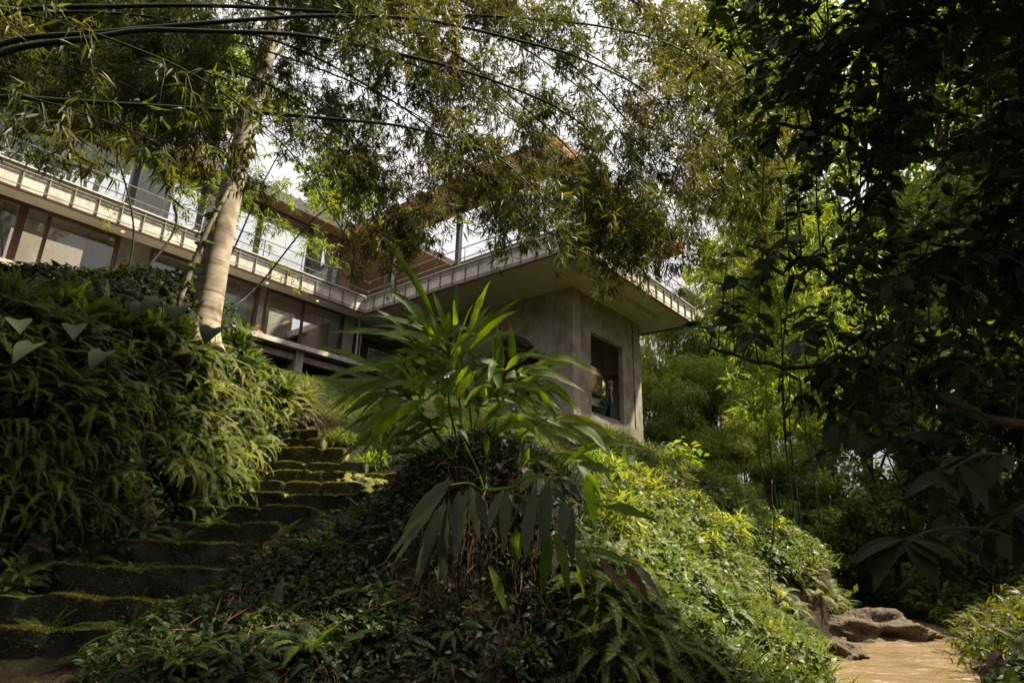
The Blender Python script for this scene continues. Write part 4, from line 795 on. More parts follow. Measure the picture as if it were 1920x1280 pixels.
DOWN = [(440, 215, 180, 490), (430, 260, 120, 700), (430, 330, 230, 850), (455, 310, 380, 890), (515, 255, 490, 690), (580, 230, 640, 570), (625, 255, 690, 540), (780, 250, 665, 545), (805, 255, 770, 630), (850, 270, 890, 410), (960, 130, 880, 270), (970, 250, 905, 705), (1000, 160, 960, 305), (1045, 200, 1010, 665), (1060, 280, 1035, 380), (1080, 200, 1155, 335), (1130, 190, 1255, 315), (1160, 330, 1125, 565), (1170, 330, 1195, 735), (1060, 515, 1000, 930, 'ginger'), (1105, 600, 1075, 765), (1215, 600, 1275, 810, 'ginger'), (1345, 640, 1545, 935, 'dry_leaf'), (1500, 690, 1665, 935, 'dry_leaf'), (1550, 690, 1728, 900, 'ginger_grey'), (1090, 490, 1185, 935, 'ginger'), (1245, 650, 1260, 880, 'ginger'), (1280, 160, 1340, 520, 'ginger'), (1260, 100, 1420, 140, 'ginger'), (1390, 350, 1720, 450, 'ginger'), (690, 700, 820, 1060, 'ginger'), (860, 480, 840, 760, 'ginger'), (1240, 610, 1560, 690, 'ginger')]
px_leaves([(q[0]+rng.normal(0, 22), q[1]+rng.normal(0, 14), q[2]+rng.normal(0, 30), q[3]-rng.uniform(0, 90), 'ginger_grey') for q in DOWN[:19]], 700, 840, 3.2, 6.25, .10, 'ginger_grey', .06, .15)
px_leaves(DOWN, 700, 840, 3.2, 6.05, .112, 'ginger_grey', .06, .15)
def stem(path, D0, D1, r=.014):
    b = MB(); b.tube(spline([at(px, py, D0+(D1-D0)*i/(len(path)-1)) for i, (px, py) in enumerate(path)], 30)-GP, np.linspace(r, r*.45, 30), 6, .35); b.build('stem', M['ginger'], ging)
for pth, d0, d1 in (([(868, 866), (846, 780), (838, 700), (850, 640)], 7.2, 7.0), ([(878, 866), (862, 760), (858, 690), (858, 650)], 7.2, 7.0), ([(890, 866), (880, 760), (868, 690), (865, 655)], 7.2, 7.0), ([(905, 868), (930, 790), (940, 720), (938, 650)], 7.2, 6.9), ([(915, 868), (960, 780), (1000, 710), (1040, 680)], 7.3, 6.8), ([(860, 868), (800, 790), (740, 720), (690, 695)], 7.2, 6.8), ([(850, 868), (780, 760), (740, 710)], 7.2, 6.9), ([(925, 872), (985, 810), (1040, 780), (1090, 785)], 7.3, 6.8), ([(900, 870), (868, 850), (890, 800), (905, 740)], 7.2, 7.0),
    ([(912, 885), (908, 918), (880, 905), (845, 908)], 6.9, 6.0), ([(870, 830), (895, 880), (908, 918)], 7.0, 6.1), ([(908, 918), (960, 912), (1000, 890), (1040, 900)], 6.1, 6.0), ([(1040, 895), (1075, 960), (1075, 1010)], 6.3, 6.0), ([(1085, 1025), (1140, 1040), (1200, 1060)], 6.4, 6.1), ([(960, 870), (1060, 850), (1090, 880)], 7.2, 6.9), ([(1060, 985), (1120, 940), (1160, 940), (1200, 960)], 7.0, 7.2)): stem(pth, d0, d1)
# ------------------------------------------------------------------ arching bamboo overhead
BL = diamond(1, .14, .25, .3)
def leaf_fans(b, P, D, m, L=(.11, .19), rnd=None, mat_=0, spread=.75, droop=.55):
    """a fan of narrow leaves at the end of each twig"""
    n = len(P); q = n*m; Pq = np.repeat(P, m, 0)+rng.normal(0, .025, (q, 3)); Dq = np.repeat(D, m, 0)
    dd = unit(Dq*.75+spread*rng.normal(size=(q, 3))-np.array([0, 0, droop])); r = np.repeat(rng.random(n), m)*.6+rng.random(q)*.4
    b.scatter(BL, Pq, dd, unit(rng.normal(size=(q, 3))*.7+np.array([0, 0, .8])), rng.uniform(L[0], L[1], q), r if rnd is None else np.clip(r*.5+rnd*.5, 0, 1), mat_)
def bamboo_sprays(tw, lv, S, r0, t0, t1, step, nb, Lb, cl, m, hang=.5, L=(.11, .19), spread=1.0, dens=None):
    T = unit(np.gradient(S, axis=0)); seg = np.linalg.norm(np.diff(S, axis=0), axis=1); cum = np.concatenate([[0], np.cumsum(seg)]); tot = cum[-1]
    PP, DD = [], []
    for d in np.arange(t0*tot, t1*tot, step):
        i = min(np.searchsorted(cum, d), len(S)-1); p = S[i]; fr = d/tot
        for _ in range(rng.poisson(nb)):
            v = rng.normal(size=3); v -= v.dot(T[i])*T[i]; v = unit(v); dr = unit(v*spread+T[i]*rng.uniform(.3, 1.0)+np.array([0, 0, .15]))
            l = rng.uniform(*Lb)*(1-.45*max(0, fr-.6)/.4); t = np.linspace(0, 1, 9)[:, None]
            Q = p+dr*t*l+np.array([0, 0, -hang])*l*t**2.2+.05*l*np.sin(t*4+rng.random()*6)*rng.normal(size=3)
            if dens is not None:
                px, py, _z = proj(Q[-1]); 
                if rng.random() > dens(px[0], py[0]): continue
            tw.tube(Q, np.linspace(.006, .0018, 9), 3, .4, cap=False); tq = unit(np.gradient(Q, axis=0))
            for c in range(cl):
                k = rng.integers(2, 9); s = rvec(1)[0]; dd = unit(tq[k]+.9*s-np.array([0, 0, .25])); e = Q[k]+dd*rng.uniform(.05, .28)
                tw.add(np.array([Q[k]-.0015, Q[k]+.0015, e]), np.array([[0, 1, 2]]), .4); PP.append(e); DD.append(dd)
    if PP: leaf_fans(lv, np.array(PP), np.array(DD), m, L)
def culm(path, r0, label, t0=.12, step=.22, nb=2.6, Lb=(.5, 1.4), cl=15, m=8, hang=.5, L=(.105, .175), leaf='bamboo_leaf', root=None, dens=None, tip=.004, spread=1.0, group='arching bamboo culms'):
    P = [np.array(root)] if root is not None else []
    if root is not None: P[0][2] = hz(root[0], root[1])-.1
    P += [at(px, py, D) for px, py, D in path]
    S = spline(P, 150); o = empty('bamboo', S[0]); tag(o, label, 'bamboo', group); S0 = S-S[0]
    b = MB(); rr = np.linspace(r0, tip, 150)*(1+.0*S0[:, 0]); cum = np.concatenate([[0], np.cumsum(np.linalg.norm(np.diff(S, axis=0), axis=1))])
    rr = rr*(1+.16*np.exp(-((cum/.34) % 1-.5)**2/.004)); b.tube(S0, rr, 10, .5); b.build('culm', M['culm'], o)
    tw, lv = MB(), MB(); bamboo_sprays(tw, lv, S, r0, t0, .995, step, nb, Lb, cl, m, hang, L, spread, dens)
    for mb, nm, mt in ((tw, 'twigs', M['twig']), (lv, 'foliage', M[leaf])):
        if mb.V: mb.V = [v-S[0] for v in mb.V]; mb.build(nm, mt, o)
    return o
def win_dens(px, py):                                  # the canopy thins out in front of the sky between the culms and clears off the house front
    d = 1.0
    if 420 < px < 555 and py < 330: d = .22
    if 520 < px < 1190 and 50 < py < 325: d = .30+.25*(math.sin(px*.017+1)*math.sin(py*.023+px*.006) > 0)
    if py > 320 and px < 300: d = .06
    if py > 290 and px < 640: d = min(d, .35 if py < 345 else .12)
    if py > 480: d = min(d, .12 if px < 640 else .6)
    if py > 560 and px < 1250: d = 0
    return d
DN = win_dens
culm([(-420, 330, 6.6), (-150, 130, 6.8), (0, 27, 7.0), (235, 12, 7.2), (423, 12, 7.4), (640, 23, 7.6), (909, 30, 7.9), (1127, 50, 8.2), (1278, 94, 8.5), (1400, 190, 8.8), (1450, 300, 9)], .047, 'topmost dark bamboo culm running nearly level along the top of the view', root=(-9.5, 6.2, 0), dens=DN, t0=.60, nb=2.0, cl=11, L=(.11, .175))
culm([(-420, 380, 6.3), (-150, 190, 6.5), (0, 84, 6.6), (200, 60, 6.7), (470, 37, 6.9), (640, 30, 7.0), (808, 40, 7.2), (1010, 86, 7.5), (1093, 112, 7.6), (1211, 171, 7.8), (1320, 270, 8.0), (1370, 370, 8.1)], .045, 'bamboo culm crossing just under the topmost one and bending down to the right', root=(-9.2, 5.6, 0), dens=DN, t0=.60, nb=2.0, cl=11, L=(.11, .175))
culm([(-420, 400, 5.9), (-150, 200, 6.0), (0, 101, 6.2), (168, 72, 6.3), (269, 57, 6.4), (386, 59, 6.5), (537, 64, 6.6), (638, 79, 6.7), (808, 116, 6.9), (942, 158, 7.1), (1060, 212, 7.3), (1150, 290, 7.4), (1210, 390, 7.5), (1240, 470, 7.5)], .047, 'bamboo culm with the steepest bow ending over the villa roof', root=(-8.6, 5.3, 0), dens=DN, t0=.60, nb=2.0, cl=11, L=(.11, .175))
culm([(-420, 300, 5.9), (-150, 210, 6.0), (0, 183, 6.1), (100, 188, 6.2), (269, 198, 6.3), (504, 213, 6.5), (640, 225, 6.6), (741, 235, 6.7), (841, 259, 6.8), (942, 302, 6.9), (1020, 380, 7.0), (1075, 470, 7.0)], .042, 'lowest straight dark bamboo culm passing across the pale tree trunk', root=(-8.8, 5.8, 0), dens=DN, t0=.60, nb=2.0, cl=11, L=(.11, .175))
for k, path in enumerate([[(-450, 280, 9.2), (-100, 60, 9.2), (250, 40, 9.4), (600, 130, 9.6), (850, 260, 9.8), (980, 400, 10)], [(-450, 160, 8.8), (0, -60, 8.8), (420, -90, 9), (820, 10, 9.2), (1080, 160, 9.4), (1220, 330, 9.6), (1280, 470, 9.7)], [(-450, 340, 9.8), (-150, 150, 9.8), (150, 90, 10), (420, 110, 10.2), (620, 210, 10.4), (720, 340, 10.5)], [(-450, 220, 10.4), (-100, -20, 10.4), (300, -40, 10.6), (650, 40, 10.8), (900, 170, 11), (1060, 330, 11.2), (1150, 470, 11.2)], [(-450, 370, 10), (-200, 190, 10), (60, 130, 10), (250, 180, 10.2), (360, 270, 10.4)]]):
    culm(path, .036, ['slim bamboo culm behind the front ones bowing toward the middle of the terrace roof', 'slim bamboo culm whose feathery tip droops before the right end of the slab', 'slim bamboo culm bowing down before the inner corner of the villa', 'slim far bamboo culm drooping over the slab corner', 'slim bamboo culm ending above the long upper glass'][k], root=(-13-.5*k, 8.8+.5*k, 0), dens=DN, nb=3.7 if k in (0, 2, 4) else 2.8, L=(.11, .185), t0=.3)
culm([(-450, 60, 9), (-200, -90, 9), (400, -170, 9), (900, -110, 9.2), (1250, 40, 9.5), (1400, 220, 9.8), (1450, 420, 10)], .045, 'bamboo culm above the view whose leafy end droops at the right', root=(-13, 9, 0), dens=DN, nb=2.6)
culm([(-450, 200, 9.5), (-100, 20, 9.6), (200, -60, 9.8), (700, 90, 10), (1000, 250, 10.3), (1140, 390, 10.5), (1190, 490, 10.6)], .04, 'thin bamboo culm farther back bowing over the terrace', root=(-13.5, 10, 0), dens=DN)
culm([(-450, 330, 8.6), (-100, 130, 8.7), (250, 108, 8.8), (480, 150, 9), (640, 250, 9.2), (760, 370, 9.4), (800, 450, 9.5)], .036, 'thin bamboo culm bowing down behind the pale trunk', root=(-12.5, 8.4, 0), dens=DN)
culm([(-420, 120, 11), (300, -150, 11), (800, -30, 11.2), (1150, 130, 11.5), (1340, 330, 11.8), (1390, 500, 12)], .045, 'far bamboo culm whose tip hangs at the right of the terrace roof', root=(-16, 11, 0), dens=DN)
culm([(-420, 250, 10), (100, -100, 10), (500, -20, 10), (850, 130, 10.3), (1050, 310, 10.6), (1120, 440, 10.7)], .04, 'bamboo culm bowing above the slab corner of the villa', root=(-14.5, 10.2, 0), dens=DN)
culm([(-420, 330, 7.6), (-200, 90, 7.6), (100, 120, 7.8), (300, 190, 8), (420, 290, 8.2), (450, 370, 8.3)], .032, 'short dense bamboo culm filling the upper corner by the villa', root=(-10.5, 7.4, 0), nb=4.4, dens=DN)
culm([(-420, 260, 8.4), (-200, 0, 8.4), (50, 20, 8.6), (260, 110, 8.8), (380, 230, 9)], .032, 'short dense bamboo culm above the villa eaves', root=(-12, 8, 0), nb=4.4, dens=DN)
culm([(-380, 300, 4.4), (-120, 160, 4.5), (80, 190, 4.6), (230, 240, 4.7), (330, 285, 4.75)], .014, 'close bamboo branch with broad drooping leaf fans before the parapet', t0=.55, root=(-6.0, 4.0, 0), Lb=(.2, .5), cl=3, m=6, L=(.16, .23), nb=1.0, step=.22, hang=.8, tip=.003)
culm([(-380, 180, 4.6), (-60, 20, 4.7), (300, 110, 4.8), (520, 260, 5), (640, 430, 5.1), (680, 520, 5.15)], .016, 'close slender bamboo branch ending in a tuft before the inner corner of the slab', t0=.5, root=(-6.4, 4.2, 0), Lb=(.2, .6), cl=4, m=6, L=(.15, .22), nb=.8, step=.22, hang=.7, tip=.003)
for k, path in enumerate([[(-450, 260, 7.6), (0, -40, 7.6), (450, -60, 7.8), (780, 60, 8), (980, 200, 8.1), (1110, 330, 8.2), (1170, 450, 8.2)], [(-450, 200, 7.9), (100, -120, 8), (600, -90, 8.2), (980, 60, 8.4), (1170, 220, 8.5), (1250, 360, 8.6), (1285, 470, 8.6)], [(-450, 320, 8.2), (0, 40, 8.2), (450, 60, 8.3), (720, 180, 8.4), (880, 310, 8.5), (960, 420, 8.5)], [(-450, 120, 8.4), (200, -220, 8.6), (800, -160, 8.8), (1150, -20, 9), (1310, 120, 9.2), (1370, 260, 9.3), (1400, 380, 9.3)]]):
    culm(path, .034, ['leafy bamboo culm whose dense tip hides the slab corner', 'leafy bamboo culm hanging before the right side of the terrace roof', 'leafy bamboo culm drooping before the left side of the terrace', 'leafy bamboo culm drooping between the terrace roof and the dark tree'][k], root=(-11.5-.4*k, 7.4+.4*k, 0), dens=DN, nb=3.3, L=(.11, .185), t0=.5, cl=15)
culm([(-450, 330, 8.8), (-100, 90, 8.8), (200, 70, 9), (450, 130, 9.1), (620, 260, 9.2), (700, 400, 9.3), (725, 490, 9.3)], .03, 'leafy bamboo culm drooping over the inner corner under the timber eaves', root=(-12.8, 8.2, 0), dens=DN, nb=3.0, t0=.5, cl=14)
# a clump of sunlit bamboo growing beside the pale trunk
for k, (bx, path) in enumerate([(-8.2, [(330, 420, 13.4), (300, 300, 13.6), (330, 190, 13.8), (420, 130, 14)]), (-7.2, [(420, 500, 14.4), (500, 330, 14.4), (560, 250, 14.3), (650, 260, 14.1)]), (-7.6, [(400, 480, 14.0), (430, 300, 14.2), (380, 170, 14.4), (260, 140, 14.5)]), (-6.8, [(480, 540, 15.5), (600, 400, 15), (700, 380, 14.6), (780, 440, 14.2)]), (-9.0, [(250, 420, 14), (200, 250, 14), (130, 160, 14), (20, 150, 14)])]):
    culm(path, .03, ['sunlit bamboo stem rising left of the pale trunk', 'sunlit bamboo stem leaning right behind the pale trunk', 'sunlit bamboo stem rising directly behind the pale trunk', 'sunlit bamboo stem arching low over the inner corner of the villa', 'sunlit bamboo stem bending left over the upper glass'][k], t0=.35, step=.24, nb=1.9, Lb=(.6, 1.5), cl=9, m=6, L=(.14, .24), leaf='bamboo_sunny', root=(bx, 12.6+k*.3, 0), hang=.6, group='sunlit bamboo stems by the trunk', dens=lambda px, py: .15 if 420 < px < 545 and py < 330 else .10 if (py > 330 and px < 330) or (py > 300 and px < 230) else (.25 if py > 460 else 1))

# ------------------------------------------------------------------ pale tree trunk by the villa, with a thin pole-like stem
M['pale_bark'] = None
m_, n_, b_ = mat('pale_bark'); g_ = N(n_, 'ShaderNodeNewGeometry'); mp_ = N(n_, 'ShaderNodeMapping'); mp_.inputs['Scale'].default_value = (.5, .5, 7); n_.links.new(g_.outputs['Position'], mp_.inputs['Vector'])
t1_ = N(n_, 'ShaderNodeTexNoise', Scale=1.1, Detail=8.0, Roughness=.6); n_.links.new(mp_.outputs[0], t1_.inputs['Vector']); t2_ = N(n_, 'ShaderNodeTexNoise', Scale=3.5, Detail=8.0); n_.links.new(g_.outputs['Position'], t2_.inputs['Vector'])
c1_ = ramp(n_, t1_.outputs['Fac'], [(.33, (.14, .11, .08)), (.44, (.28, .24, .19)), (.7, (.36, .325, .27))]); c2_ = ramp(n_, t2_.outputs['Fac'], [(.36, (.60, .58, .52)), (.55, (1, 1, 1))])
x_ = N(n_, 'ShaderNodeMix', data_type='RGBA', blend_type='MULTIPLY'); x_.inputs['Factor'].default_value = 1; n_.links.new(c1_, x_.inputs['A']); n_.links.new(c2_, x_.inputs['B']); n_.links.new(x_.outputs['Result'], b_.inputs['Base Color'])
b_.inputs['Roughness'].default_value = .85; b_.inputs['Specular IOR Level'].default_value = .15; bp_ = N(n_, 'ShaderNodeBump', Strength=.4, Distance=.02); n_.links.new(t1_.outputs['Fac'], bp_.inputs['Height']); n_.links.new(bp_.outputs[0], b_.inputs['Normal']); M['pale_bark'] = m_
def palm_tree():
    P = [at(374, 660, 11.4), at(384, 600, 11.5), at(412, 450, 11.7), at(440, 330, 11.9), at(470, 210, 12.1), at(500, 100, 12.3), at(520, 0, 12.5), at(540, -150, 12.8)]
    S = spline(P, 160); r = np.interp(np.linspace(0, 1, 160), [0, .06, .14, .3, .5, 1], [.46, .36, .285, .25, .215, .16])
    cum = np.concatenate([[0], np.cumsum(np.linalg.norm(np.diff(S, axis=0), axis=1))]); r = r*(1+.010*(((cum/.37+.4*np.sin(cum*1.7)) % 1) < .15))
    o = empty('palm_tree', P[0]); tag(o, 'tall pale ringed trunk leaning right in front of the villa', 'tree'); b = MB(); b.tube(S-P[0], r, 24, .5); b.build('trunk', M['pale_bark'], o)
    cr_ = MB(); top = S[-1]-P[0]
    for k in range(16): 
        az = k*2.4; dr = np.array([math.cos(az), math.sin(az), .35]); t = np.linspace(0, 1, 14)[:, None]; Q = top+dr*t*3.6+np.array([0, 0, -2.6])*t**2; cr_.tube(Q, np.linspace(.04, .008, 14), 5, .4); tq = unit(np.gradient(Q, axis=0))
        for s in (-1, 1):
            i = np.repeat(np.arange(2, 14), 4); f = rng.random(len(i))[:, None]*.27; sd = unit(np.cross(tq[i], [0, 0, 1.]))*s
            cr_.scatter(blade(1, .05, 3, .8), Q[i]+tq[i]*f, unit(sd+.5*tq[i]-np.array([0, 0, .5])), np.tile([0, 0, 1.], (len(i), 1)), rng.uniform(.5, .9, len(i)))
    cr_.build('crown', M['tree_leaf'], o)
palm_tree()
P = [at(325, 600, 10.9), at(345, 540, 10.9), at(385, 440, 11.1), at(420, 370, 11.3), at(455, 300, 11.45), at(480, 240, 11.6)]; S = spline(P, 40)
o = empty('slender_stem', P[0]); tag(o, 'thin pale leaning stem wrapped by a climbing vine beside the big trunk', 'tree'); b = MB(); b.tube(S-P[0], np.linspace(.06, .03, 40), 8, .5); b.build('trunk', M['pale_bark'], o)
b = MB(); ii = rng.integers(8, 40, 70); b.scatter(heart(1, .7, .3), S[ii]-P[0]+rng.normal(0, .06, (70, 3)), unit(rvec(70)-np.array([0, .3, .6])), unit(rng.normal(size=(70, 3))+np.array([0, -.8, .5])), rng.uniform(.10, .2, 70)); b.build('vine_leaves', M['creeper'], o)
# bright palmate sapling behind the trunk
o = empty('papaya_tree', (at(402, 480, 13.2)[0], 13.2, hz(at(402, 480, 13.2)[0], 13.2))); tag(o, 'young tree with bright green fingered leaves just right of the pale trunk', 'tree'); b = MB(); op = np.array(o.location); tp = at(462, 230, 13.0)-op; b.tube(spline([np.zeros(3), tp*.5+[.2, 0, 0], tp], 20), np.linspace(.07, .04, 20), 8, .5); b.build('trunk', M['pale_bark'], o); b = MB()
for px, py in ((430, 190), (455, 250), (500, 235), (520, 270), (560, 250), (470, 210), (410, 230), (540, 300), (600, 290), (440, 165), (500, 290), (575, 330), (620, 340)):
    p = at(px, py, rng.uniform(12.4, 13.4))-op; b.tube(spline([tp, (tp+p)/2+[0, 0, .15], p], 8), .008, 4, .4); ax = unit(np.array([rng.normal(0, .5), -.6, -.5])); nn = unit(np.array([rng.normal(0, .3), -.5, .9])); sx = np.cross(ax, nn)
    a = np.linspace(-2.3, 2.3, 9)[:, None]; dd = ax*np.cos(a)+sx*np.sin(a); b.scatter(blade(1, .3, 4, .4, .15, .5), np.repeat(p[None], 9, 0), dd, np.repeat(nn[None], 9, 0), .34*(1-.12*np.abs(a[:, 0])))
b.build('crown', M['lime_leaf'], o)

# ------------------------------------------------------------------ dark broad-leaved tree overhanging from the right bank
DL = [blade(1, w_, 4, d_, .18, .45) for w_, d_ in ((.44, .3), (.5, .6), (.40, .5))]
def edge(py): return np.interp(py, [-300, 0, 200, 400, 500, 600, 680, 760, 850, 950, 1040, 1080, 1130], [1270, 1335, 1395, 1440, 1400, 1330, 1330, 1400, 1500, 1590, 1700, 1860, 1930])
def tdens(px, py):
    d = 1/(1+np.exp(-(px-edge(py)-75)/48))*(.12+.88*np.clip(.52+1.2*np.sin(px*.021+1.3*np.sin(py*.013))*np.sin(py*.019+.8*np.sin(px*.011)), 0, 1) if py > 90 else 1)
    holes = [(1650, 585, 55, 40), (1720, 330, 60, 60), (1560, 560, 70, 60), (1480, 460, 50, 50), (1660, 720, 90, 50), (1700, 860, 70, 60), (1600, 640, 60, 50), (1560, 420, 50, 60), (1790, 230, 50, 60), (1800, 920, 50, 50), (1620, 400, 50, 40), (1640, 1050, 120, 80), (1500, 700, 60, 40)]
    for x, y, a, b in holes: d = d*(1-.85*np.exp(-((px-x)/a)**2-((py-y)/b)**2))
    return d
def dark_tree(base, trunk, limbs, n, Dr, label, dens, L=(.10, .19), leafmat='dark_leaf', nl=(7, 13), rtrunk=.22, area=(1250, 2150, -500, 1150), seedgroup=None, templ=None, maxr=1.3):
    o = empty('broadleaf_tree', base); tag(o, label, 'tree', seedgroup); B0 = np.array(base, float)
    tr = MB(); TS = spline(trunk, 60); tr.tube(TS-B0, np.linspace(rtrunk, rtrunk*.45, 60), 12, .5); t_o = tr.build('trunk', M['bark'], o)
    SK = [TS[20:]]; lm = MB()
    for pth, r in limbs:
        s = spline(pth, 40); s[1:-1] += rng.normal(0, .012, (38, 3)); lm.tube(s-B0, np.linspace(r, r*.35, 40), 6, .5); SK.append(s)
    if limbs: lm.build('limb', M['bark'], o)
    SKP = np.concatenate(SK); tw, lv = MB(), MB(); PP, DD, LL, KK = [], [], [], []
    cnt = 0; tries = 0
    while cnt < n and tries < n*30:
        tries += 1; px = rng.uniform(area[0], area[1]); py = rng.uniform(area[2], area[3])
        if rng.random() > dens(px, py): continue
        p = at(px, py, rng.uniform(*Dr)); dist = np.linalg.norm(SKP-p, axis=1); k = np.argmin(dist)
        if dist[k] > maxr: k = rng.choice(np.argsort(dist)[:25])
        a = SKP[k]; Lb = min(dist[k], rng.uniform(.7, maxr)); a = p+(a-p)*Lb/max(dist[k], 1e-3); t = np.linspace(0, 1, 8)[:, None]
        Q = a+(p-a)*t+np.array([0, 0, .22*Lb])*np.sin(t*np.pi)+rng.normal(0, .02, (1, 3))*t; tw.tube(Q-B0, np.linspace(.008, .002, 8), 3, .4, cap=False)
        T = unit(np.gradient(Q, axis=0)); m = rng.integers(*nl); i = np.linspace(2, 7, m).astype(int); f = rng.random(m)[:, None]*.9
        sd = unit(np.cross(T[i], [0, 0, 1.])+1e-4)*np.where(np.arange(m) % 2, 1, -1)[:, None]
        PP.append(Q[i]+(Q[np.minimum(i+1, 7)]-Q[i])*f); DD.append(unit(sd*.9+T[i]*.55-np.array([0, 0, .45])+.25*rng.normal(size=(m, 3)))); LL.append(np.full(m, rng.uniform(*L))*rng.uniform(.7, 1.15, m)); cnt += 1
    PP, DD, LL = np.concatenate(PP), np.concatenate(DD), np.concatenate(LL); ch = rng.integers(0, 3, len(PP))
    for c in range(3): k = ch == c; lv.scatter((templ or DL)[c], PP[k]-B0, DD[k], unit(rng.normal(size=(k.sum(), 3))*.45+np.array([0, -.15, .9])), LL[k])
    tw.build('twigs', M['twig'], o); lv.build('foliage', M[leafmat], o); return o
tb = np.array([7.0, 4.2, hz(7.0, 4.2)])
A = lambda *q: [at(*k) for k in q]
dark_tree(tb, [tb, tb+[-.2, .2, 2.2], tb+[-.5, .3, 4.6], tb+[-1.4, .2, 6.8], tb+[-2.4, 0, 8.4]],
   [([tb+[-.5, .3, 4.6]]+A((1950, 60, 5.2), (1760, 40, 5.4), (1640, 60, 5.5), (1520, 80, 5.7), (1400, 130, 6.0)), .06),
    ([tb+[-.4, .3, 4.0]]+A((1960, 260, 5.0), (1800, 280, 5.1), (1690, 300, 5.2), (1550, 250, 5.4), (1450, 230, 5.7)), .05),
    (A((1640, 40, 5.4), (1650, 130, 5.35), (1660, 200, 5.3), (1665, 250, 5.3), (1690, 290, 5.2), (1650, 340, 5.2), (1580, 420, 5.3)), .030),
    ([tb+[-.3, .3, 3.2]]+A((1960, 480, 5.0), (1760, 500, 5.0), (1640, 560, 5.1), (1550, 510, 5.3), (1400, 460, 5.6)), .045),
    ([tb+[-.2, .2, 2.4]]+A((1980, 800, 4.6), (1800, 760, 4.8), (1720, 720, 4.9), (1610, 670, 5.1), (1480, 690, 5.4), (1330, 650, 5.7)), .045),
    ([tb+[-1.0, .2, 5.8]]+A((1900, -150, 5.5), (1700, -200, 5.6), (1500, -120, 6), (1420, -60, 6.3)), .06),
    (A((1800, 760, 4.8), (1740, 850, 4.8), (1700, 940, 4.8)), .02)],
   1900, (4.2, 6.9), 'large dark broad-leaved tree hanging over the stream from the right bank', tdens, L=(.12, .21))
# added unseen trees whose crowns keep light off the foreground and the dark tree
tb2 = np.array([3.6, -2.6, hz(3.6, -2.6)])
def shade_crown(base, label, boxes, n, L):
    o = empty('broadleaf_tree', base); tag(o, label, 'tree'); tr = MB(); tr.tube(spline([np.zeros(3), np.array([-.2, .2, 3]), np.array([-.9, .8, 6]), np.array([-1.5, 1.5, 8.5])], 30), np.linspace(.25, .1, 30), 12, .5); tr.build('trunk', M['bark'], o)
    lv, lm = MB(), MB()
    for (x0, x1, y0, y1, z0, z1), sh in boxes:
        q = int(n*sh); P = np.stack([rng.uniform(x0, x1, q), rng.uniform(y0, y1, q), rng.uniform(z0, z1, q)], 1); P += .35*np.sin(P[:, [1, 2, 0]]*3); lv.scatter(DL[1], P-base, unit(rvec(q)-np.array([0, 0, .4])), unit(rng.normal(size=(q, 3))*.5+np.array([0, 0, 1.])), rng.uniform(L[0], L[1], q))
        for _ in range(8): lm.tube(spline([np.array([-.9, .8, 6]), np.array([(x0+x1)/2, (y0+y1)/2, (z0+z1)/2])*.5+np.array([-.9, .8, 6])*.5-base*.5, np.array([rng.uniform(x0, x1), rng.uniform(y0, y1), rng.uniform(z0, z1)])-base], 14), np.linspace(.06, .012, 14), 5, .5)
    lv.build('crown', M['dark_leaf'], o); lm.build('limb', M['bark'], o)
shade_crown(tb2, 'unseen tree added behind the viewpoint to shade the foreground', [((-8, 7, -7, 3.0, 7.4, 10.5), .65), ((1.5, 9, 0, 5.2, 9.5, 12.5), .35)], 17000, (.28, .45))
shade_crown(np.array([11.5, 5.5, hz(11.5, 5.5)]), 'unseen tree added on the right bank to shade the overhanging one', [((7, 14, 1, 8.5, 5, 14), .8), ((5.5, 9, 1, 6.5, 9, 13), .2)], 12000, (.3, .45))  # added out of view to block sun from the overhanging tree
shade_crown(np.array([-12.0, 2.0, hz(-12, 2)]), 'unseen tree added on the left slope to shade the foreground', [((-16, -7.5, -5, 6.5, 4.5, 13), 1.0)], 9000, (.3, .45))  # added out of view to cut sky light from the left
# hanging creepers at the right
for px, y0, y1, D in ((1478, 430, 830, 6.2), (1450, 960, 1120, 9.0), (1640, 520, 900, 5.2), (1705, 640, 980, 5.0), (1745, 560, 1000, 4.9), (1590, 330, 560, 5.6), (1535, 230, 520, 5.8)):
    a, c = at(px, y0-60, D), at(px+rng.normal(0, 10), y1, D); t = np.linspace(0, 1, 24)[:, None]; S = a+(c-a)*t+.03*np.sin(t*9+rng.random()*6)*np.array([1, .5, 0])
    o = empty('hanging_vine', a); tag(o, 'thin dark hanging vine dangling from the overhanging tree', 'vine', 'hanging vines under the dark tree'); b = MB(); b.tube(S-a, .008, 5, .4); b.build('stem', M['twig'], o)
    b = MB(); k = rng.integers(4, 24, 14); b.scatter(DL[0], S[k]-a, unit(rvec(14)-np.array([0, 0, .8])), unit(rng.normal(size=(14, 3))+np.array([0, 0, .6])), rng.uniform(.06, .13, 14)); b.build('leaves', M['dark_leaf'], o)
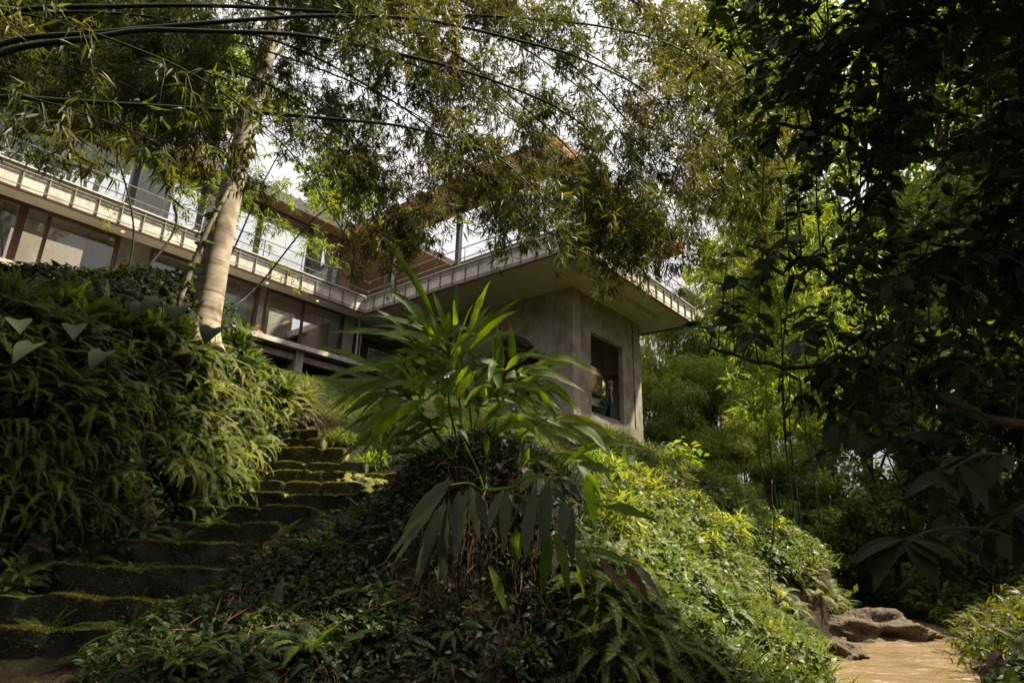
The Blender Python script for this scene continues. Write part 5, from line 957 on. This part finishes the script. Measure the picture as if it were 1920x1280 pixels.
# large-leaved shrub leaning in low at the right edge
tb3 = np.array([3.3, 2.6, hz(3.3, 2.6)])
o = empty('large_leaved_shrub', tb3); tag(o, 'very dark shrub with long pointed leaves leaning in over the stream', 'shrub'); lv, sm = MB(), MB()
for path in ([(2150, 1150), (1900, 1010), (1780, 990), (1700, 1010)], [(2150, 1000), (1950, 880), (1850, 850), (1780, 880)], [(2150, 1150), (2020, 980), (1960, 930), (1900, 960)]):
    S = spline([at(px, py, 3.6-.25*i) for i, (px, py) in enumerate(path)], 24); S = np.concatenate([spline([tb3, (tb3+S[0])/2+[.1, 0, .3], S[0]], 10)[:-1], S])-tb3; sm.tube(S, np.linspace(.016, .005, len(S)), 5, .4)
    T = unit(np.gradient(S, axis=0)); i = np.concatenate([rng.integers(14, 33, 11), [32]*6]); q = len(i); lv.scatter(blade(1, .30, 6, .5, .2, .45, .03), S[i], unit(T[i]*.5+rvec(q)*.8-np.array([0, 0, .55])), unit(rng.normal(size=(q, 3))*.4+np.array([0, -.2, .9])), rng.uniform(.17, .30, q))
sm.build('stem', M['twig'], o); lv.build('foliage', M['dark_leaf'], o)
# ------------------------------------------------------------------ trees and bamboo thickets behind
def crown_mesh(n, R, leaf, Ls, clumps, droop=.4, flat=.75, jitter=.5):
    """leaves in many small clumps through an uneven crown volume, with gaps"""
    b = MB(); c = rvec(clumps)*rng.uniform(.25, 1, (clumps, 1))**.5*np.array([R, R, R*flat]); c *= 1+.25*np.sin(c[:, [1, 2, 0]]*2/R*3); rad = rng.uniform(.14, .30, clumps)*R
    k = rng.integers(0, clumps, n); off = rvec(n)*rng.random((n, 1))**.4*rad[k][:, None]*np.array([1, 1, .7]); P = c[k]+off; out = unit(off+.3*c[k])
    b.scatter(leaf, P, unit(out*.5+rvec(n)*.8-np.array([0, 0, droop])), unit(out+jitter*rng.normal(size=(n, 3))+np.array([0, 0, .6])), rng.uniform(Ls[0], Ls[1], n), np.clip(.5*rng.random(clumps)[k]+.5*rng.random(n), 0, 1)); return b
OV = blade(1, .5, 2, .4, .2, .45)
CR = [crown_mesh(9000, 3.2, OV, (.18, .36), 70).mesh('leafy_crown', M['tree_leaf']) for _ in range(3)]
CRL = [crown_mesh(6500, 2.6, OV, (.2, .42), 55).mesh('lime_crown', M['lime_leaf']) for _ in range(2)]
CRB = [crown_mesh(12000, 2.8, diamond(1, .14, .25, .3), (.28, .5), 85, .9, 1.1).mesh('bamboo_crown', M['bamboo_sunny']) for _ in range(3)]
TK = []
for _ in range(2):
    b = MB(); b.tube(spline([(0, 0, -.4), (.1, 0, 2), (-.1, .1, 4), (.1, 0, 6.5)], 24), np.linspace(.22, .07, 24), 10, .5)
    for k in range(7): a = k*2.4; z = 3+k*.4; b.tube(spline([(0, 0, z), (math.cos(a)*.9, math.sin(a)*.9, z+1.0), (math.cos(a)*2.0, math.sin(a)*2.0, z+1.7)], 10), np.linspace(.07, .02, 10), 6, .5)
    TK.append(b.mesh('tree_trunk', M['bark']))
CK = []
for _ in range(2):
    b = MB()
    for k in range(9): a = rng.uniform(0, 6.3); r = rng.uniform(.1, .6); b.tube(spline([(r*math.cos(a), r*math.sin(a), -.4), (r*1.4*math.cos(a), r*1.4*math.sin(a), 3), (r*3*math.cos(a), r*3*math.sin(a), 6.5)], 16), np.linspace(.05, .015, 16), 6, .5)
    CK.append(b.mesh('bamboo_stems', M['culm']))
def tree(x, y, top, s, kind, label, group, sink=0.0):
    z = hz(x, y)-sink; o = empty('bamboo_clump' if kind == 'b' else 'tree', (x, y, z), rng.uniform(0, 6.3)); tag(o, label, 'bamboo clump' if kind == 'b' else 'tree', group)
    h = max(top-z-2.4*s, .5); t = bpy.data.objects.new('stems' if kind == 'b' else 'trunk', (CK if kind == 'b' else TK)[rng.integers(2)]); C.objects.link(t); t.parent = o; t.scale = (s*.9, s*.9, (h+1.2*s)/6.5)
    lib = {'t': CR, 'l': CRL, 'b': CRB}[kind]; c = bpy.data.objects.new('crown', lib[rng.integers(len(lib))]); C.objects.link(c); c.parent = o; c.location = (0, 0, h); c.scale = (s, s, s*rng.uniform(.9, 1.2)); c.rotation_euler.z = rng.uniform(0, 6.3); return o
def tree_at(px, py, D, s, kind, label, group): p = at(px, py, D); return tree(p[0], p[1], p[2], s, kind, label, group)
gB = 'sunlit bamboo clumps beyond the tower'
for px, py, D, s in ((1250, 590, 36, 1.25), (1340, 560, 34, 1.2), (1240, 690, 33, .95), (1330, 690, 31, 1.0), (1420, 600, 35, 1.3), (1280, 800, 30, .75), (1380, 800, 28, .8), (1460, 760, 30, .9), (1500, 650, 36, 1.2)):
    tree_at(px, py, D, s, 'b', 'feathery sunlit bamboo clump in the thicket just right of the concrete tower', gB)
gT = 'trees massed across the far side of the stream'
for px, py, D, s in ((1560, 420, 38, 1.5), (1680, 380, 34, 1.5), (1820, 420, 30, 1.4), (1940, 380, 30, 1.5), (1600, 640, 30, 1.1), (1720, 620, 27, 1.1), (1860, 640, 25, 1.1), (1990, 600, 24, 1.2), (1560, 850, 27, .8), (1660, 900, 26, .7), (1780, 820, 24, .8), (1900, 850, 22, .8), (1480, 500, 44, 1.6), (1400, 430, 46, 1.5), (1760, 260, 40, 1.7), (1920, 180, 38, 1.7), (1600, 1010, 29, .5), (1500, 930, 26, .55), (1560, 60, 36, 1.6), (1420, 120, 34, 1.35), (1340, 10, 38, 1.3), (1440, -60, 36, 1.4), (1470, 300, 36, 1.3), (1700, -60, 34, 1.8), (1850, 20, 32, 1.7), (1980, 60, 30, 1.6), (1620, 180, 40, 1.6)):
    tree_at(px, py, D, s, 'tl'[int(rng.random() < .35)], 'backlit leafy tree seen through the dark branches across the stream', gT)
gH = 'tall trees rising behind the villa'
for px, py, D, s in ((-150, -60, 44, 2.2), (60, -20, 46, 2.2), (260, 20, 48, 2.0), (440, 90, 52, 1.8), (-50, 120, 40, 1.7), (180, 140, 44, 1.7), (640, 300, 56, 1.3)):
    tree_at(px, py, D, s, 't', 'tall leafy tree rising behind the long wing of the villa', gH)
for k, path in enumerate([[(1440, 800, 21), (1430, 500, 19.5), (1400, 250, 18.5), (1330, 80, 17.5), (1250, 20, 17)], [(1480, 780, 21), (1500, 450, 19.5), (1490, 200, 18.5), (1430, 20, 18), (1350, -60, 17.5)], [(1520, 800, 22), (1560, 480, 20), (1590, 230, 19), (1560, 60, 18.5), (1480, 0, 18)], [(1420, 820, 22), (1390, 560, 20.5), (1350, 380, 19.5), (1300, 270, 19)], [(1470, 800, 20.5), (1460, 560, 19), (1400, 400, 18), (1340, 330, 17.5)]]):
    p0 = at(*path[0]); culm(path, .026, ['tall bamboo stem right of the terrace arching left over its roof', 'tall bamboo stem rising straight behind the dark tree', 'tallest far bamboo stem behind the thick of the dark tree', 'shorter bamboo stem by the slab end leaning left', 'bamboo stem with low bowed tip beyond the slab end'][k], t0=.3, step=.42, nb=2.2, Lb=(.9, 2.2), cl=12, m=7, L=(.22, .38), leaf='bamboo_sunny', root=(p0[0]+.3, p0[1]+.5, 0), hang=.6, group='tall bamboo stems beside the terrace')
q = Hw(19.5, 12.5, 0); tree(q[0], q[1], 13.5, 1.3, 't', 'leafy tree behind the tower, glimpsed through its round opening', 'trees glimpsed behind the tower')
# undergrowth on the far bank and at the water's edge
cover('far_bank_foliage', blade(1, .16, 3, 1.0, .2, .35), 22000, [((8.5, 20, 9, 24), .75), ((8, 20, 24, 36), .25)], (.2, .5), 'bamboo_leaf', 'long-leaved undergrowth crowding the far bank of the stream', (.05, .7), lambda P, n_: (river_d(P[:, 0], P[:, 1]) > .1) & (P[:, 0] > np.interp(P[:, 1], RIVER[:, 1], RIVER[:, 0])))
cover('far_undergrowth', OV, 16000, [((2, 22, 22, 45), 1.0)], (.2, .5), 'tree_leaf', 'dense leafy undergrowth beneath the trees at the bend of the stream', (.05, 1.2), lambda P, n_: (river_d(P[:, 0], P[:, 1]) > .4) & (P[:, 0] > 5.5))
cover('right_bank_undergrowth', H1, 9000, [((5.5, 12, 2.5, 11), 1.0)], (.08, .2), 'dark_leaf', 'dark undergrowth on the near right bank below the overhanging tree', (.05, .6), lambda P, n_: (river_d(P[:, 0], P[:, 1]) > .1) & (P[:, 0] > np.interp(P[:, 1], RIVER[:, 1], RIVER[:, 0])))
# rocks by the water
M['rock'] = noise_mat('wet_rock', [(.3, (.025, .018, .012)), (.52, (.075, .054, .034)), (.62, (.06, .058, .025)), (.8, (.13, .10, .065))], 4, 9, .85, 1.0, 9, coord='World')
for n_ in M['rock'].node_tree.nodes:
    if n_.type == 'BUMP': n_.inputs['Distance'].default_value = .12
def rock(x, y, z, s, sc_, label, m='rock', rz=0):
    bm = MB(); th = np.linspace(0, np.pi, 40); ph = np.linspace(0, 2*np.pi, 64, endpoint=False); T, Pp = np.meshgrid(th, ph, indexing='ij'); d = np.stack([np.sin(T)*np.cos(Pp), np.sin(T)*np.sin(Pp), np.cos(T)], -1); f = rng.uniform(0, 6, 6)
    r = 1+.16*np.sin(d[..., 0]*4+f[0])*np.sin(d[..., 1]*3+f[1])+.09*np.sin(d[..., 2]*7+f[2]+d[..., 0]*5)+.05*np.sin(d[..., 1]*13+f[3])*np.sin(d[..., 0]*11); r = np.minimum(r, 1.05/np.maximum(np.abs(d@unit(np.array([.5, -.6, .6]))), .6))
    r = r*(1+.20*fbm(d[..., 0]*2.1+f[4]*9, d[..., 1]*1.5+f[5], d[..., 2]*1.5, 5, 2.2)); V = (d*r[..., None]*np.array(sc_)*s).reshape(-1, 3); i, j = np.meshgrid(np.arange(39), np.arange(64), indexing='ij'); bm.add(V, np.stack([i*64+j, (i+1)*64+j, (i+1)*64+(j+1) % 64, i*64+(j+1) % 64], -1).reshape(-1, 4), .5)
    o = bm.build('rock', M[m]); o.location = (x, y, z); o.rotation_euler.z = rz; tag(o, label, 'rock')
for px, py, D, s, q, lb, m in ((1600, 1170, 19.0, 1.0, (1.3, 1.8, .55), 'flat brown rock shelf beside the stream below the cut bank', 'rock'), (1650, 1185, 19.6, .4, (1, .8, .6), 'small dark wet boulder at the tip of the rock shelf', 'rock'), (1570, 1240, 15.2, .55, (1, 1.3, .6), 'dark boulder at the stream edge nearest the viewer', 'rock'), (580, 790, 14.9, .36, (.8, .6, .95), 'upright grey stone at the head of the steps', 'moss'), (675, 850, 12.2, .42, (1.1, .7, .6), 'mossy grey boulder beside the upper right end of the steps', 'moss'), (715, 880, 11.4, .45, (1.2, .8, .6), 'dark mossy boulder under the ginger leaves right of the steps', 'moss')):
    p = at(px, py, D); rock(p[0], p[1], max(hz(p[0], p[1]), -.05)+.12*s, s, q, lb, m, rng.uniform(0, 3))
# earth cut above the rock shelf
b = MB(); nU, nZ = 70, 30; V = []
for k in range(nZ):
    for i in range(nU):
        u = i/(nU-1); p = at(1415+u*185, 1100, 18.6+u*.6); x, y = p[0], p[1]; z0 = .15; z1 = 1.75-.55*u-1.2*max(0, u-.8)*2; f = k/(nZ-1)
        V.append((x+.5*f*-.6+.10*math.sin(i*1.7+k*.4)+rng.normal(0, .05), y-.55*math.sin(u*2.6)+.35*f+.12*math.sin(i*.9+k*.9)+rng.normal(0, .05), z0+(z1-z0)*f))
i, j = np.meshgrid(np.arange(nZ-1), np.arange(nU-1), indexing='ij'); a = (i*nU+j).ravel(); b.add(V, np.stack([a, a+1, a+nU+1, a+nU], 1), .5)
M['earth'] = noise_mat('dry_earth', [(.3, (.09, .055, .025)), (.5, (.22, .15, .075)), (.75, (.34, .25, .13))], 3, 9, .95, .9, 9, stretch=(1, 1, .5), coord='World')
tag(b.build('earth_face', M['earth']), 'bare tan earth face above the rock shelf', 'bank', kind='structure')

# pale grass hanging over the top of the earth face, dry roots on it
b = MB(); q = 2600; u = rng.random(q); f = rng.integers(0, len(V), q); P = np.array(V)[f]; top = P[:, 2] > .55*np.interp(u, [0, 1], [1.6, 1.0]); P = P[top]; q = len(P); P += rng.normal(0, .04, (q, 3))
b.scatter(BLg, P, unit(np.stack([rng.normal(.25, .4, q), rng.normal(-.6, .3, q), rng.uniform(-.2, .9, q)], 1)), unit(rng.normal(size=(q, 3))*.4+np.array([0, 0, 1.])), rng.uniform(.2, .5, q)); tag(b.build('grass', M['grass']), 'pale dry grass hanging over the top of the tan earth face', 'grass', None, 'stuff')
